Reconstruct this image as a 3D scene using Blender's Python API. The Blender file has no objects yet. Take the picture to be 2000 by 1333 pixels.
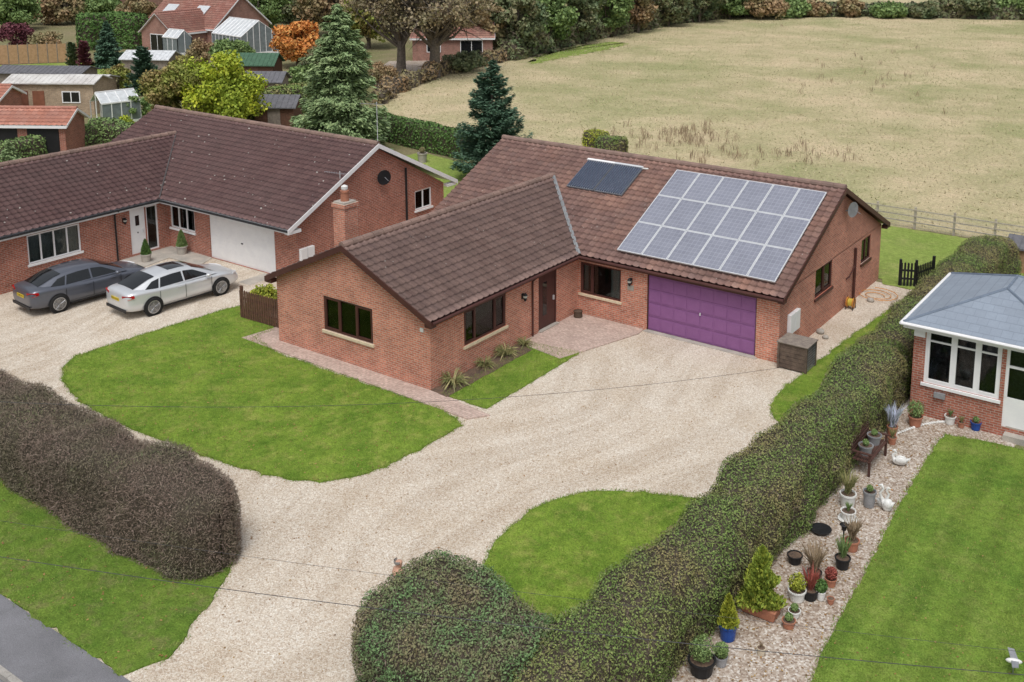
import bpy, bmesh, math, random, numpy as np
from mathutils import Vector, Matrix, noise
random.seed(3); rng=np.random.default_rng(5)
S=bpy.context.scene; C=S.collection; R=math.radians; PI=math.pi
# ---------------- camera model (solved from the vanishing lines of the two bungalows)
CX,CY,F=1118.12,228.3,2060.0; TH,PH,RO=.5948,.1816,.0050; CP=np.array([21.1041,-23.3132,14.5293])
_f=np.array([-math.sin(TH)*math.cos(PH),math.cos(TH)*math.cos(PH),-math.sin(PH)])
_r=np.array([math.cos(TH),math.sin(TH),0.]); _u=np.cross(_r,_f)
_r2=_r*math.cos(RO)+_u*math.sin(RO); _u2=-_r*math.sin(RO)+_u*math.cos(RO)
def ray(px,py): return _f+_r2*(px-CX)/F-_u2*(py-CY)/F
def G(px,py,z=0.):
    d=ray(px,py); t=(z-CP[2])/d[2]; return (CP[0]+d[0]*t,CP[1]+d[1]*t)
def onX(px,py,x0):
    d=ray(px,py); t=(x0-CP[0])/d[0]; return (CP[1]+d[1]*t,CP[2]+d[2]*t)
def onY(px,py,y0):
    d=ray(px,py); t=(y0-CP[1])/d[1]; return (CP[0]+d[0]*t,CP[2]+d[2]*t)
def proj(P):
    d=np.array(P)-CP; z=d@_f; return CX+F*(d@_r2)/z, CY-F*(d@_u2)/z, z
def hgt(x,y,ty):
    a,b=0.,60.
    for _ in range(30):
        m=(a+b)/2
        if proj((x,y,m))[1]>ty: a=m
        else: b=m
    return a
cd=bpy.data.cameras.new('camera'); cam=bpy.data.objects.new('camera',cd); C.objects.link(cam); S.camera=cam
cd.sensor_width=36; cd.sensor_fit='HORIZONTAL'; cd.lens=36*F/2000; cd.shift_x=-(CX-1000)/2000; cd.shift_y=(CY-666.5)/2000; cd.clip_end=2000
cam.matrix_world=Matrix([[_r2[0],_u2[0],-_f[0],CP[0]],[_r2[1],_u2[1],-_f[1],CP[1]],[_r2[2],_u2[2],-_f[2],CP[2]],[0,0,0,1]])
# ---------------- light: overcast
SE=62
w=bpy.data.worlds.new("World"); S.world=w; w.use_nodes=True; n=w.node_tree.nodes; l=w.node_tree.links
sky=n.new('ShaderNodeTexSky'); sky.sky_type='NISHITA'; sky.sun_disc=False; sky.sun_elevation=R(SE); sky.sun_rotation=R(150); sky.air_density=1; sky.dust_density=4
hs=n.new('ShaderNodeHueSaturation'); hs.inputs['Saturation'].default_value=.28
l.new(sky.outputs[0],hs.inputs['Color']); l.new(hs.outputs[0],n['Background'].inputs[0]); n['Background'].inputs[1].default_value=.15
sd=bpy.data.lights.new('sun','SUN'); sd.energy=1.5; sd.angle=R(24); sd.color=(1,.98,.95); so=bpy.data.objects.new('sun',sd); C.objects.link(so)
az=R(150); el=R(SE)
sv=Vector((math.sin(az)*math.cos(el),math.cos(az)*math.cos(el),math.sin(el))); so.rotation_euler=sv.to_track_quat('Z','Y').to_euler(); so.location=(20,-20,40)
S.view_settings.view_transform='Standard'; S.view_settings.look='None'; S.view_settings.exposure=0
# ---------------- node materials
class NM:
    def __init__(s,name):
        s.m=bpy.data.materials.new(name); s.m.use_nodes=True; s.t=s.m.node_tree; s.b=s.t.nodes['Principled BSDF']; s.out=s.t.nodes['Material Output']
    def n(s,ty,props=None,**ins):
        nd=s.t.nodes.new('ShaderNode'+ty)
        for k,v in (props or {}).items(): setattr(nd,k,v)
        for k,v in ins.items():
            k2=k.replace('_',' ')
            inp=nd.inputs[int(k[1:])] if k[0]=='i' and k[1:].isdigit() else nd.inputs[k2]
            s.put(inp,v)
        return nd
    def put(s,inp,v):
        if isinstance(v,bpy.types.NodeSocket): s.t.links.new(v,inp)
        else: inp.default_value=v
    def pos(s): return s.n('NewGeometry').outputs['Position']
    def noise(s,v,sc,det=3,rough=.6): return s.n('TexNoise',Vector=v,Scale=sc,Detail=det,Roughness=rough).outputs[0]
    def ramp(s,fac,stops):
        r=s.n('ValToRGB',Fac=fac); e=r.color_ramp.elements
        while len(e)<len(stops): e.new(.5)
        for k,(p,c) in enumerate(stops): e[k].position=p; e[k].color=(*c,1) if len(c)==3 else c
        return r.outputs[0]
    def mix(s,f,a,b,bt='MIX'):
        m=s.n('Mix',{'data_type':'RGBA','blend_type':bt}); s.put(m.inputs[0],f)
        for i,v in ((6,a),(7,b)): s.put(m.inputs[i],(*v,1) if isinstance(v,tuple) and len(v)==3 else v)
        return m.outputs[2]
    def rng(s,v,a,b,c=0.,d=1.): return s.n('MapRange',i0=v,i1=a,i2=b,i3=c,i4=d).outputs[0]
    def math(s,op,a,b=0.): return s.n('Math',{'operation':op},i0=a,i1=b).outputs[0]
    def gray(s,f,a,b): return s.ramp(f,[(.25,(a,a,a)),(.75,(b,b,b))])
    def bump(s,h,st,d=.02): s.t.links.new(s.n('Bump',Height=h,Strength=st,Distance=d).outputs[0],s.b.inputs['Normal'])
    def fin(s,col,rough=.85,spec=.25,metal=0.):
        s.put(s.b.inputs['Base Color'],(*col,1) if isinstance(col,tuple) and len(col)==3 else col); s.put(s.b.inputs['Roughness'],rough); s.b.inputs['Specular IOR Level'].default_value=spec; s.b.inputs['Metallic'].default_value=metal
        return s.m
def M(name,c,c2=None,sc=3.,rough=.8,fine=.15,fs=40.,spec=.25,metal=0.,bump=0.):
    q=NM(name); p=q.pos(); c2=c2 or tuple(x*.75 for x in c)
    col=q.ramp(q.noise(p,sc,5),[(.35,c2),(.65,c)]); fn=q.noise(p,fs,2)
    col=q.mix(1.,col,q.gray(fn,1-fine,1+fine),'MULTIPLY')
    if bump: q.bump(fn,bump)
    return q.fin(col,rough,spec,metal)
LB=1.75
def leafM(name,A,B=None,sc=1.2,th=(.42,.58),rough=.6,k_=None):
    g=k_ or LB; A=[tuple(min(.75,x*g) for x in c) for c in A]; B=[tuple(min(.75,x*g) for x in c) for c in B] if B else None
    q=NM(name); ri=q.n('NewGeometry').outputs['Random Per Island']; p=q.pos()
    k=len(A); col=q.ramp(ri,[(i/max(k-1,1),c) for i,c in enumerate(A)])
    if B:
        k=len(B); cb=q.ramp(ri,[(i/max(k-1,1),c) for i,c in enumerate(B)])
        col=q.mix(q.rng(q.noise(p,sc,5,.65),th[0],th[1]),col,cb)
    return q.fin(col,rough,.2)
def wallvec(q,su,sv_):
    g=q.n('NewGeometry'); sp=q.n('SeparateXYZ',Vector=g.outputs['Position']); sn=q.n('SeparateXYZ',Vector=g.outputs['Normal'])
    ax=q.math('ABSOLUTE',sn.outputs[0]); ay=q.math('ABSOLUTE',sn.outputs[1]); f=q.math('GREATER_THAN',ax,ay)
    m=q.n('Mix',{'data_type':'FLOAT'}); q.put(m.inputs[0],f); q.put(m.inputs[2],sp.outputs[0]); q.put(m.inputs[3],sp.outputs[1])
    return q.n('CombineXYZ',X=q.math('MULTIPLY',m.outputs[0],su),Y=q.math('MULTIPLY',sp.outputs[2],sv_)).outputs[0]
def brickM(name,c1,c2,mort,bw=.225,rh=.075,ms=.012,dark=.6,flat=False,rough=.9,amp=.25):
    q=NM(name); p=q.pos(); v=p if flat else wallvec(q,1.,1.)
    b=q.n('TexBrick',Vector=v,Color1=(*c1,1),Color2=(*c2,1),Mortar=(*mort,1),Scale=1.,Mortar_Size=ms,Mortar_Smooth=.2,Bias=0.,Brick_Width=bw,Row_Height=rh)
    col=q.mix(1.,b.outputs[0],q.gray(q.noise(p,1.3,5),dark+.15,1.15),'MULTIPLY'); col=q.mix(1.,col,q.gray(q.noise(p,14,2),1-amp,1+amp),'MULTIPLY')
    q.bump(b.outputs[1],-.4,.01); return q.fin(col,rough,.2)
def tileM(name,cols,alt,lich=.0,lsc=5.,altr=(.45,.62)):
    q=NM(name); p=q.pos(); uv=q.n('UVMap').outputs[0]
    fl=q.n('VectorMath',{'operation':'FLOOR'},i0=uv).outputs[0]; wn=q.n('TexWhiteNoise',Vector=fl).outputs[0]
    fr=q.n('SeparateXYZ',Vector=q.n('VectorMath',{'operation':'FRACTION'},i0=uv).outputs[0]).outputs[1]
    k=len(cols); col=q.ramp(wn,[(i/(k-1),c) for i,c in enumerate(cols)]); ca=q.ramp(wn,[(i/(len(alt)-1),c) for i,c in enumerate(alt)])
    col=q.mix(q.rng(q.noise(p,.33,4,.65),*altr),col,ca)
    col=q.mix(1.,col,q.gray(q.noise(p,1.6,5),.84,1.15),'MULTIPLY'); col=q.mix(1.,col,q.gray(q.noise(p,22,3),.85,1.15),'MULTIPLY')
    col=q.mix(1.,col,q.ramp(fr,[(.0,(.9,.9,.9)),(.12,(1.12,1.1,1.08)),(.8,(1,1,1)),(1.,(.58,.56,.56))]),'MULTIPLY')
    if lich:
        vo=q.n('TexVoronoi',Vector=p,Scale=lsc).outputs['Distance']; l1=q.math('LESS_THAN',vo,.10); l2=q.math('GREATER_THAN',q.noise(p,1.1,3),.5)
        col=q.mix(q.math('MULTIPLY',q.math('MULTIPLY',l1,l2),lich),col,(.5,.48,.44))
    return q.fin(col,.75,.3)
def gravelM(name,stops,warm,sc=40.,tracks=True):
    q=NM(name); p=q.pos(); vo=q.n('TexVoronoi',Vector=p,Scale=sc,Randomness=1.)
    sp=q.n('SeparateColor',Color=vo.outputs['Color']); col=q.ramp(sp.outputs[0],stops)
    col=q.mix(1.,col,q.gray(q.noise(p,11,3),.9,1.1),'MULTIPLY')
    col=q.mix(q.rng(q.noise(p,.45,5,.65),.42,.68,0.,.75),col,q.mix(1.,col,warm,'MULTIPLY'))
    if tracks:
        wp=q.n('VectorMath',{'operation':'ADD'},i0=p,i1=q.n('VectorMath',{'operation':'SCALE'},i0=q.n('TexNoise',Vector=p,Scale=.09,Detail=1.).outputs['Color']).outputs[0])
        sc_=wp.inputs[1].links[0].from_node; sc_.inputs['Scale'].default_value=9.
        mp=q.n('Mapping',Vector=wp.outputs[0]); mp.inputs['Rotation'].default_value=(0,0,R(14)); mp.inputs['Scale'].default_value=(1.5,.09,1)
        col=q.mix(1.,col,q.ramp(q.noise(mp.outputs[0],1.,3,.55),[(.40,(.91,.89,.87)),(.56,(1.03,1.03,1.03))]),'MULTIPLY')
    q.bump(vo.outputs['Distance'],-.5,.03); return q.fin(col,.9,.15)
def grassM(name,g1,g2,dry,stripe=None,sc=.6,dr=(.5,.75),third=None):
    q=NM(name); p=q.pos(); col=q.ramp(q.noise(p,sc,6,.7),[(.35,g1),(.62,g2)])
    col=q.mix(q.rng(q.noise(p,sc*1.9,6,.75),dr[0],dr[1],0.,.85),col,dry)
    if third: col=q.mix(q.rng(q.noise(p,sc*.6,5,.7),.47,.62,0.,.75),col,third)
    if stripe:
        wv=q.n('TexWave',{'bands_direction':'X'},Vector=p,Scale=stripe,Distortion=.9,Detail=2.).outputs[0]; col=q.mix(1.,col,q.gray(wv,.9,1.08),'MULTIPLY')
    nf=q.noise(p,24,3); col=q.mix(1.,col,q.gray(nf,.6,1.4),'MULTIPLY'); col=q.mix(1.,col,q.gray(q.noise(p,5,4,.7),.72,1.28),'MULTIPLY')
    q.bump(nf,.8,.04); return q.fin(col,.95,.1)
brick=brickM('brick',(.59,.22,.14),(.42,.14,.09),(.47,.36,.29)); brick2=brickM('brick_dark',(.43,.14,.09),(.29,.09,.06),(.38,.29,.24))
brick3=brickM('brick_far',(.36,.16,.12),(.28,.12,.09),(.33,.27,.23)); stoneb=brickM('brick_old',(.46,.33,.22),(.33,.23,.15),(.36,.32,.26))
paver=brickM('paver',(.50,.38,.325),(.42,.31,.265),(.32,.27,.23),.2,.1,.008,.75,True)
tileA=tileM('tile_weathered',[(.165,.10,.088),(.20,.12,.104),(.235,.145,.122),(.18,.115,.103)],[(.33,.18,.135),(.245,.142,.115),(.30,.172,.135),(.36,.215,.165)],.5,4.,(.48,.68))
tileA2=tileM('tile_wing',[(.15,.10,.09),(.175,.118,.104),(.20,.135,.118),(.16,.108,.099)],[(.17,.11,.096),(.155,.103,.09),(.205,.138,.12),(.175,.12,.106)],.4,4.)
tileB=tileM('tile_brown',[(.105,.062,.062),(.125,.072,.07),(.14,.084,.08),(.115,.066,.065)],[(.14,.085,.082),(.115,.072,.07)],.9,2.8)
tileO=tileM('tile_orange',[(.48,.21,.15),(.40,.175,.125),(.52,.26,.2)],[(.38,.18,.14),(.46,.24,.19)])
tileF=tileM('tile_far_red',[(.40,.19,.15),(.34,.16,.13),(.44,.24,.2)],[(.32,.17,.14),(.4,.23,.18)])
ridgeM=M('ridge_tile',(.27,.18,.15),(.18,.125,.105),sc=2.)
slate=brickM('slate',(.235,.275,.33),(.215,.25,.30),(.175,.205,.25),.3,.12,.006,.85,False,.5,.05)
gravel=gravelM('gravel',[(0.,(.39,.31,.24)),(.3,(.505,.43,.345)),(.6,(.585,.52,.435)),(.85,(.63,.585,.51)),(1.,(.72,.69,.63))],(.86,.81,.75))
gravel2=gravelM('gravel_bed',[(0.,(.25,.19,.15)),(.4,(.38,.31,.25)),(.75,(.49,.43,.37)),(1.,(.64,.61,.56))],(.66,.6,.54),24.,False)
lawnM=grassM('lawn',(.10,.18,.022),(.19,.275,.04),(.30,.30,.085),None,.8,(.50,.72)); lawnM2=grassM('lawn_striped',(.095,.17,.026),(.16,.235,.04),(.22,.25,.07),.32)
lawnM3=grassM('verge',(.08,.15,.022),(.14,.21,.035),(.2,.17,.08),None,.8)
fieldM=grassM('field',(.31,.295,.155),(.46,.40,.245),(.53,.43,.285),None,.085,(.40,.62),(.255,.275,.12)); groundM=grassM('ground',(.16,.17,.07),(.22,.19,.11),(.27,.22,.14),None,.12)
greenfield=grassM('green_grass',(.17,.25,.05),(.25,.31,.08),(.34,.33,.13),None,.2)
tarmac=M('tarmac',(.2,.2,.215),(.15,.15,.16),sc=1.,fine=.35,fs=60,bump=.3); kerbM=M('kerb_concrete',(.38,.36,.33),sc=3.,fine=.2)
soil=M('soil',(.15,.10,.07),(.09,.065,.05),sc=4,fine=.4,fs=20)
brown=M('brown_paint',(.085,.034,.028),(.065,.027,.023),rough=.45,fine=.1); white=M('white_plastic',(.8,.8,.8),(.75,.75,.76),rough=.35,fine=.02); cream=M('cream_sill',(.68,.57,.4),(.55,.46,.33),sc=5)
blk=M('black_plastic',(.02,.02,.022),rough=.45,fine=.1); lead=M('lead',(.26,.27,.28),rough=.6); alu=M('aluminium',(.68,.7,.72),(.62,.64,.66),rough=.35,metal=.3,fine=.02); cableM=M('cable',(.07,.07,.075),rough=.6); dkframe=M('dark_frame',(.16,.17,.19),rough=.4)
purple=M('purple_door',(.245,.105,.255),(.225,.095,.235),rough=.45,fine=.05); conc=M('concrete',(.45,.41,.36),(.33,.31,.28),sc=2,fine=.2)
wood=M('dark_wood',(.15,.075,.05),(.09,.05,.035),sc=9,fine=.3); wood2=M('timber',(.42,.26,.15),(.32,.2,.11),sc=4,fine=.2); greyw=M('grey_timber',(.28,.24,.2),(.19,.16,.14),sc=6,fine=.3); bench_w=M('bench_wood',(.09,.045,.036),sc=8,fine=.2); boxw=M('box_wood',(.15,.11,.085),(.085,.062,.05),sc=6,fine=.3); palew=M('pale_timber',(.46,.41,.34),(.34,.3,.25),sc=6,fine=.2)
terra=M('terracotta',(.42,.18,.11),(.32,.14,.09),sc=8); bluep=M('blue_glaze',(.02,.07,.3),rough=.2); whitep=M('white_glaze',(.72,.72,.7),(.62,.62,.6),rough=.3); greyp=M('grey_bucket',(.33,.34,.36),rough=.4,metal=.3)
curt=M('curtain',(.62,.6,.55),(.5,.48,.45),sc=12); curtd=M('curtain_dark',(.09,.09,.105),(.04,.04,.05),sc=14)
bark=M('bark',(.18,.15,.12),(.1,.085,.07),sc=5,fine=.3,fs=15); barkd=M('hedge_branches',(.085,.068,.05),(.05,.042,.03),sc=6); asph=M('shed_felt',(.15,.15,.165),(.11,.11,.12)); greenfelt=M('green_felt',(.07,.14,.09)); tealf=M('teal_panel',(.1,.24,.25))
corr=M('corrugated',(.62,.61,.59),(.46,.44,.42),sc=1.,rough=.6); redp=M('red_lens',(.4,.01,.01),rough=.15,fine=0.); yel=M('yellow_plate',(.75,.55,.03),rough=.4,fine=0.)
skin=M('skin',(.58,.34,.24),rough=.5,fine=.03); jacketM=M('grey_blue_cloth',(.14,.17,.22),rough=.9); hairM=M('grey_hair',(.35,.33,.31)); jeans=M('dark_jeans',(.04,.05,.08))
oran=M('orange_hose',(.6,.25,.05),rough=.4); yhose=M('yellow_hose',(.65,.5,.08),rough=.4); lensM=M('clear_lens',(.75,.76,.78),rough=.1,fine=0.); lampglow=M('lamp_glass',(.5,.5,.45),rough=.1,fine=0.)
polyc=M('polycarbonate',(.6,.63,.65),rough=.3); gglass=M('grey_glass',(.2,.23,.24),rough=.1)
def paintM(name,c,metal=.6):
    q=NM(name); q.b.inputs['Coat Weight'].default_value=.8; q.b.inputs['Coat Roughness'].default_value=.05
    q.fin(q.mix(1.,(*c,1),q.gray(q.noise(q.pos(),2,3),.95,1.05),'MULTIPLY'),.35,.5,metal); return q.m
silver=paintM('silver_paint',(.68,.70,.72),.5); grey_car=paintM('grey_paint',(.11,.12,.15),.5); cglass=M('car_glass',(.012,.014,.016),rough=.06,fine=0.,spec=.6); tyre=M('tyre',(.02,.02,.02),rough=.8); rimM=M('rim',(.45,.46,.48),rough=.25,metal=.8,fine=0.)
def glassM():
    q=NM('window_glass'); gl=q.n('BsdfGlossy',Color=(.8,.8,.8,1),Roughness=.03); tr=q.n('BsdfTransparent',Color=(.62,.67,.67,1)); fr=q.n('Fresnel',IOR=1.5)
    mx=q.n('MixShader',i0=fr.outputs[0],i1=tr.outputs[0],i2=gl.outputs[0]); q.t.links.new(mx.outputs[0],q.out.inputs[0]); return q.m
glass=glassM()
def pvM():
    q=NM('pv_cells'); uv=q.n('UVMap').outputs[0]
    b=q.n('TexBrick',{'offset':0.},Vector=uv,Color1=(.225,.235,.285,1),Color2=(.195,.205,.255,1),Mortar=(.34,.36,.41,1),Scale=1.,Mortar_Size=.035,Brick_Width=1.,Row_Height=1.)
    c=q.mix(1.,b.outputs[0],q.gray(q.noise(q.pos(),.8,3),.9,1.1),'MULTIPLY'); return q.fin(c,.2,.7)
pv=pvM(); q=NM('vacuum_tube'); tubem=q.fin((.10,.125,.19),.2,.9)
# foliage
L_h=leafM('hedge_leaf',[(.045,.072,.02),(.075,.115,.03),(.12,.16,.045),(.06,.09,.026)],[(.135,.11,.05),(.095,.085,.04),(.16,.14,.06),(.085,.10,.035)],.75,(.44,.62),k_=1.85)
L_t=leafM('hedge_twig',[(.12,.085,.065),(.18,.14,.115),(.09,.065,.05)],[(.07,.06,.04),(.14,.12,.09)],.8)
L_l=leafM('hedge_brown_leaf',[(.095,.07,.056),(.135,.10,.08),(.07,.052,.043)],[(.065,.078,.038),(.09,.09,.048),(.12,.10,.07)],.7,(.45,.62),k_=1.7)
L_r=leafM('hedge_round_leaf',[(.04,.072,.03),(.07,.118,.045),(.105,.165,.07),(.05,.085,.034)],[(.115,.09,.05),(.085,.088,.042),(.145,.12,.07)],.9,(.45,.62),k_=1.85)
L_clip=leafM('clipped_leaf',[(.03,.065,.016),(.05,.095,.025),(.075,.125,.035)]); L_con=leafM('spruce_leaf',[(.09,.135,.06),(.13,.18,.085),(.17,.215,.10),(.07,.105,.045)],k_=1.9); L_fir=leafM('fir_leaf',[(.02,.045,.028),(.042,.08,.048),(.07,.115,.075)])
L_lime=leafM('lime_leaf',[(.22,.27,.02),(.32,.34,.03),(.16,.22,.02),(.38,.36,.04)],[(.12,.17,.02),(.2,.24,.03)],.5,k_=1.7); L_bg=leafM('olive_leaf',[(.14,.12,.045),(.19,.14,.06),(.1,.1,.03),(.24,.17,.07)],[(.12,.15,.03),(.17,.2,.04)],.5,k_=1.6)
L_or=leafM('orange_leaf',[(.45,.17,.05),(.52,.23,.06),(.35,.13,.04),(.5,.3,.1)],k_=1.35); L_gr=leafM('green_leaf',[(.05,.08,.03),(.08,.12,.04),(.11,.15,.055)],k_=2.1); L_dk=leafM('dark_leaf',[(.035,.055,.03),(.055,.078,.038),(.08,.095,.05)],[(.10,.085,.05),(.065,.08,.035)],.3,k_=2.2)
L_pu=leafM('purple_leaf',[(.09,.025,.035),(.13,.045,.055),(.07,.025,.035)],k_=1.4); L_ru=leafM('rust_leaf',[(.18,.115,.06),(.23,.155,.09),(.14,.095,.055)],[(.12,.115,.055),(.16,.135,.07)],.3,k_=1.7); L_ok=leafM('oak_leaf',[(.2,.155,.1),(.26,.2,.125),(.15,.12,.08)],[(.13,.13,.07),(.17,.15,.09)],.3,k_=1.6)
L_sp=leafM('strap_leaf',[(.12,.14,.05),(.2,.2,.08),(.28,.24,.12),(.08,.11,.04)],k_=1.4); L_gold=leafM('gold_leaf',[(.25,.28,.03),(.35,.36,.05),(.14,.2,.03)],k_=1.1); L_blue=leafM('pale_blue_flower',[(.45,.5,.65),(.6,.63,.75),(.2,.26,.2)],k_=1.)
L_gb=leafM('grass_blade',[(.11,.21,.024),(.17,.285,.042),(.23,.32,.055),(.085,.155,.02)],[(.25,.31,.07),(.33,.34,.11),(.20,.28,.05),(.30,.27,.11)],1.1,(.46,.66),k_=1.02); L_straw=leafM('straw',[(.40,.36,.22),(.50,.43,.28),(.56,.47,.33),(.32,.30,.17)],[(.30,.31,.15),(.37,.36,.20),(.25,.27,.12)],.09,(.46,.62),k_=1.); L_dry=leafM('dry_weed',[(.25,.19,.13),(.33,.25,.16),(.19,.14,.09)],k_=1.); L_red=leafM('red_leaf',[(.2,.05,.04),(.13,.04,.03)]); L_fall=leafM('fallen_leaf',[(.3,.16,.06),(.22,.12,.05),(.38,.25,.1),(.14,.08,.04)],k_=1.)
L_gg=leafM('gold_green',[(.12,.18,.03),(.2,.26,.04),(.3,.33,.05)],k_=1.2)
# ---------------- geometry helpers
def link(o,parent):
    C.objects.link(o)
    if parent is not None:
        o.parent=parent
        if parent.get('_w'): o.matrix_parent_inverse=Matrix.Translation(-parent.location)
    return o
def thing(name,label,cat,loc=(0,0,0),rz=0.,group=None,world=False):
    o=bpy.data.objects.new(name,None); C.objects.link(o); o.empty_display_size=.2; o.location=loc if len(loc)==3 else (*loc,0); o.rotation_euler=(0,0,rz)
    o['label']=label; o['category']=cat
    if group: o['group']=group
    if world: o['_w']=1
    return o
def tag(o,label,cat,group=None,kind=None):
    o['label']=label; o['category']=cat
    if group: o['group']=group
    if kind: o['kind']=kind
    return o
def fast(name,V,Fq,mat,parent=None,smooth=False):
    V=np.asarray(V,np.float32).reshape(-1,3); Fq=np.asarray(Fq,np.int32); k=Fq.shape[1]
    me=bpy.data.meshes.new(name); me.vertices.add(len(V)); me.vertices.foreach_set('co',V.ravel()); me.loops.add(Fq.size); me.loops.foreach_set('vertex_index',Fq.ravel())
    me.polygons.add(len(Fq)); me.polygons.foreach_set('loop_start',np.arange(len(Fq),dtype=np.int32)*k); me.polygons.foreach_set('loop_total',np.full(len(Fq),k,np.int32)); me.update(calc_edges=True)
    if smooth: me.polygons.foreach_set('use_smooth',np.ones(len(Fq),bool))
    me.materials.append(mat); return link(bpy.data.objects.new(name,me),parent)
class MB:
    def __init__(s): s.v=[]; s.f=[]
    def add(s,vs,fs):
        k=len(s.v); s.v+=[tuple(a) for a in vs]; s.f+=[tuple(i+k for i in f) for f in fs]; return s
    def T8(s,T,a0,a1,n0,n1,z0,z1):
        return s.add([T(a,b,c) for c in (z0,z1) for b in (n0,n1) for a in (a0,a1)],[(0,1,3,2),(4,6,7,5),(0,4,5,1),(2,3,7,6),(0,2,6,4),(1,5,7,3)])
    def box(s,x0,x1,y0,y1,z0,z1): return s.T8(lambda a,b,c:(a,b,c),x0,x1,y0,y1,z0,z1)
    def quad(s,*p): return s.add(p,[tuple(range(len(p)))])
    def prism(s,pts,ext):
        k=len(pts); e=Vector(ext); p=[Vector(a) for a in pts]; return s.add(p+[a+e for a in p],[tuple(range(k)),tuple(range(2*k-1,k-1,-1))]+[(i,(i+1)%k,k+(i+1)%k,k+i) for i in range(k)])
    def tube(s,pts,r,n=6,r2=None):
        pts=[Vector(p) for p in pts]; K=len(pts); rs=r if isinstance(r,(list,tuple)) else [r+((r2 if r2 is not None else r)-r)*i/(K-1) for i in range(K)]
        vs=[]; prev=None
        for i,p in enumerate(pts):
            d=(pts[min(i+1,K-1)]-pts[max(i-1,0)]).normalized(); a=d.cross(Vector((0,0,1))) if prev is None else prev-d*prev.dot(d)
            if a.length<1e-4: a=d.cross(Vector((1,0,0)))
            a.normalize(); prev=a; b=d.cross(a)
            vs+=[p+(a*math.cos(2*PI*k/n)+b*math.sin(2*PI*k/n))*rs[i] for k in range(n)]
        fs=[(i*n+k,i*n+(k+1)%n,(i+1)*n+(k+1)%n,(i+1)*n+k) for i in range(K-1) for k in range(n)]+[tuple(range(n)),tuple(range((K-1)*n,K*n))]
        return s.add(vs,fs)
    def lathe(s,pr,c=(0,0,0),n=16,axis='z'):
        vs=[]
        for r,z in pr:
            for k in range(n):
                a=2*PI*k/n; x,y=r*math.cos(a),r*math.sin(a); vs.append((c[0]+x,c[1]+y,c[2]+z) if axis=='z' else (c[0]+x,c[1]+z,c[2]+y))
        K=len(pr); return s.add(vs,[(i*n+k,i*n+(k+1)%n,(i+1)*n+(k+1)%n,(i+1)*n+k) for i in range(K-1) for k in range(n)]+[tuple(range(n)),tuple(range((K-1)*n,K*n))])
    def ell(s,c,r,n=12,m=8):
        vs=[(c[0]+r[0]*math.sin(PI*(i+.01)/(m+.02))*math.cos(2*PI*k/n),c[1]+r[1]*math.sin(PI*(i+.01)/(m+.02))*math.sin(2*PI*k/n),c[2]+r[2]*math.cos(PI*(i+.01)/(m+.02))) for i in range(m+1) for k in range(n)]
        return s.add(vs,[(i*n+k,i*n+(k+1)%n,(i+1)*n+(k+1)%n,(i+1)*n+k) for i in range(m) for k in range(n)])
    def build(s,name,mat,parent=None,smooth=False,bev=0,sub=0,norm=True):
        me=bpy.data.meshes.new(name); me.from_pydata(s.v,[],s.f); 
        if norm:
            b=bmesh.new(); b.from_mesh(me); bmesh.ops.recalc_face_normals(b,faces=b.faces); b.to_mesh(me); b.free()
        me.materials.append(mat)
        if smooth:
            for p in me.polygons: p.use_smooth=True
        o=bpy.data.objects.new(name,me)
        if bev: m=o.modifiers.new('b','BEVEL'); m.width=bev; m.segments=2; m.limit_method='ANGLE'
        if sub: m=o.modifiers.new('s','SUBSURF'); m.levels=sub; m.render_levels=sub
        return link(o,parent)
def unit(a): return a/np.maximum(np.linalg.norm(a,axis=-1,keepdims=True),1e-6)
def leaves(P,size,aspect=.5,N=None,D=None,jit=1.,):
    n=len(P); rn=unit(rng.normal(size=(n,3))); N=rn if N is None else unit(N+rn*jit)
    T=np.cross(N,unit(rng.normal(size=(n,3)))) if D is None else unit(D+rng.normal(size=(n,3))*.35*jit)
    T=unit(T); B=unit(np.cross(N,T)); s=(size*rng.uniform(.6,1.4,(n,1))); a=s*aspect
    V=np.stack([P-T*s*.5,P+B*a*.5-T*s*.05,P+T*s*.5,P-B*a*.5-T*s*.05],1).reshape(-1,3); return V
def leafobj(name,V,mat,parent): return fast(name,V,np.arange(len(V)).reshape(-1,4),mat,parent)
def inpoly(P,poly):
    x,y=P[:,0],P[:,1]; c=np.zeros(len(P),bool); k=len(poly)
    for i in range(k):
        x0,y0=poly[i]; x1,y1=poly[(i+1)%k]
        if y0==y1: continue
        m=((y0>y)!=(y1>y))&(x<(x1-x0)*(y-y0)/(y1-y0)+x0); c^=m
    return c
def sheet(name,pts,z,mat,smooth=0,jit=0.,skirt=0.):
    p=[Vector((a[0],a[1])) for a in pts]
    for _ in range(smooth):
        q=[]
        for i in range(len(p)): a,b=p[i],p[(i+1)%len(p)]; q+=[a*.75+b*.25,a*.25+b*.75]
        p=q
    if jit:
        q=[]
        for i in range(len(p)):
            a,b=p[i],p[(i+1)%len(p)]; k=max(1,int((b-a).length/.2))
            for j in range(k): c=a.lerp(b,j/k); q.append(c+Vector((random.gauss(0,jit),random.gauss(0,jit))))
        p=q
    m=MB(); k=len(p); m.add([(a.x,a.y,z) for a in p],[tuple(range(k))])
    if skirt: m.add([(a.x,a.y,z) for a in p]+[(a.x,a.y,z-skirt) for a in p],[(i,(i+1)%k,k+(i+1)%k,k+i) for i in range(k)])
    o=m.build(name,mat,None,norm=False); o['kind']='structure'; return o,[(a.x,a.y) for a in p]
GP=lambda *px:[G(a,b) for a,b in px]
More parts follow.
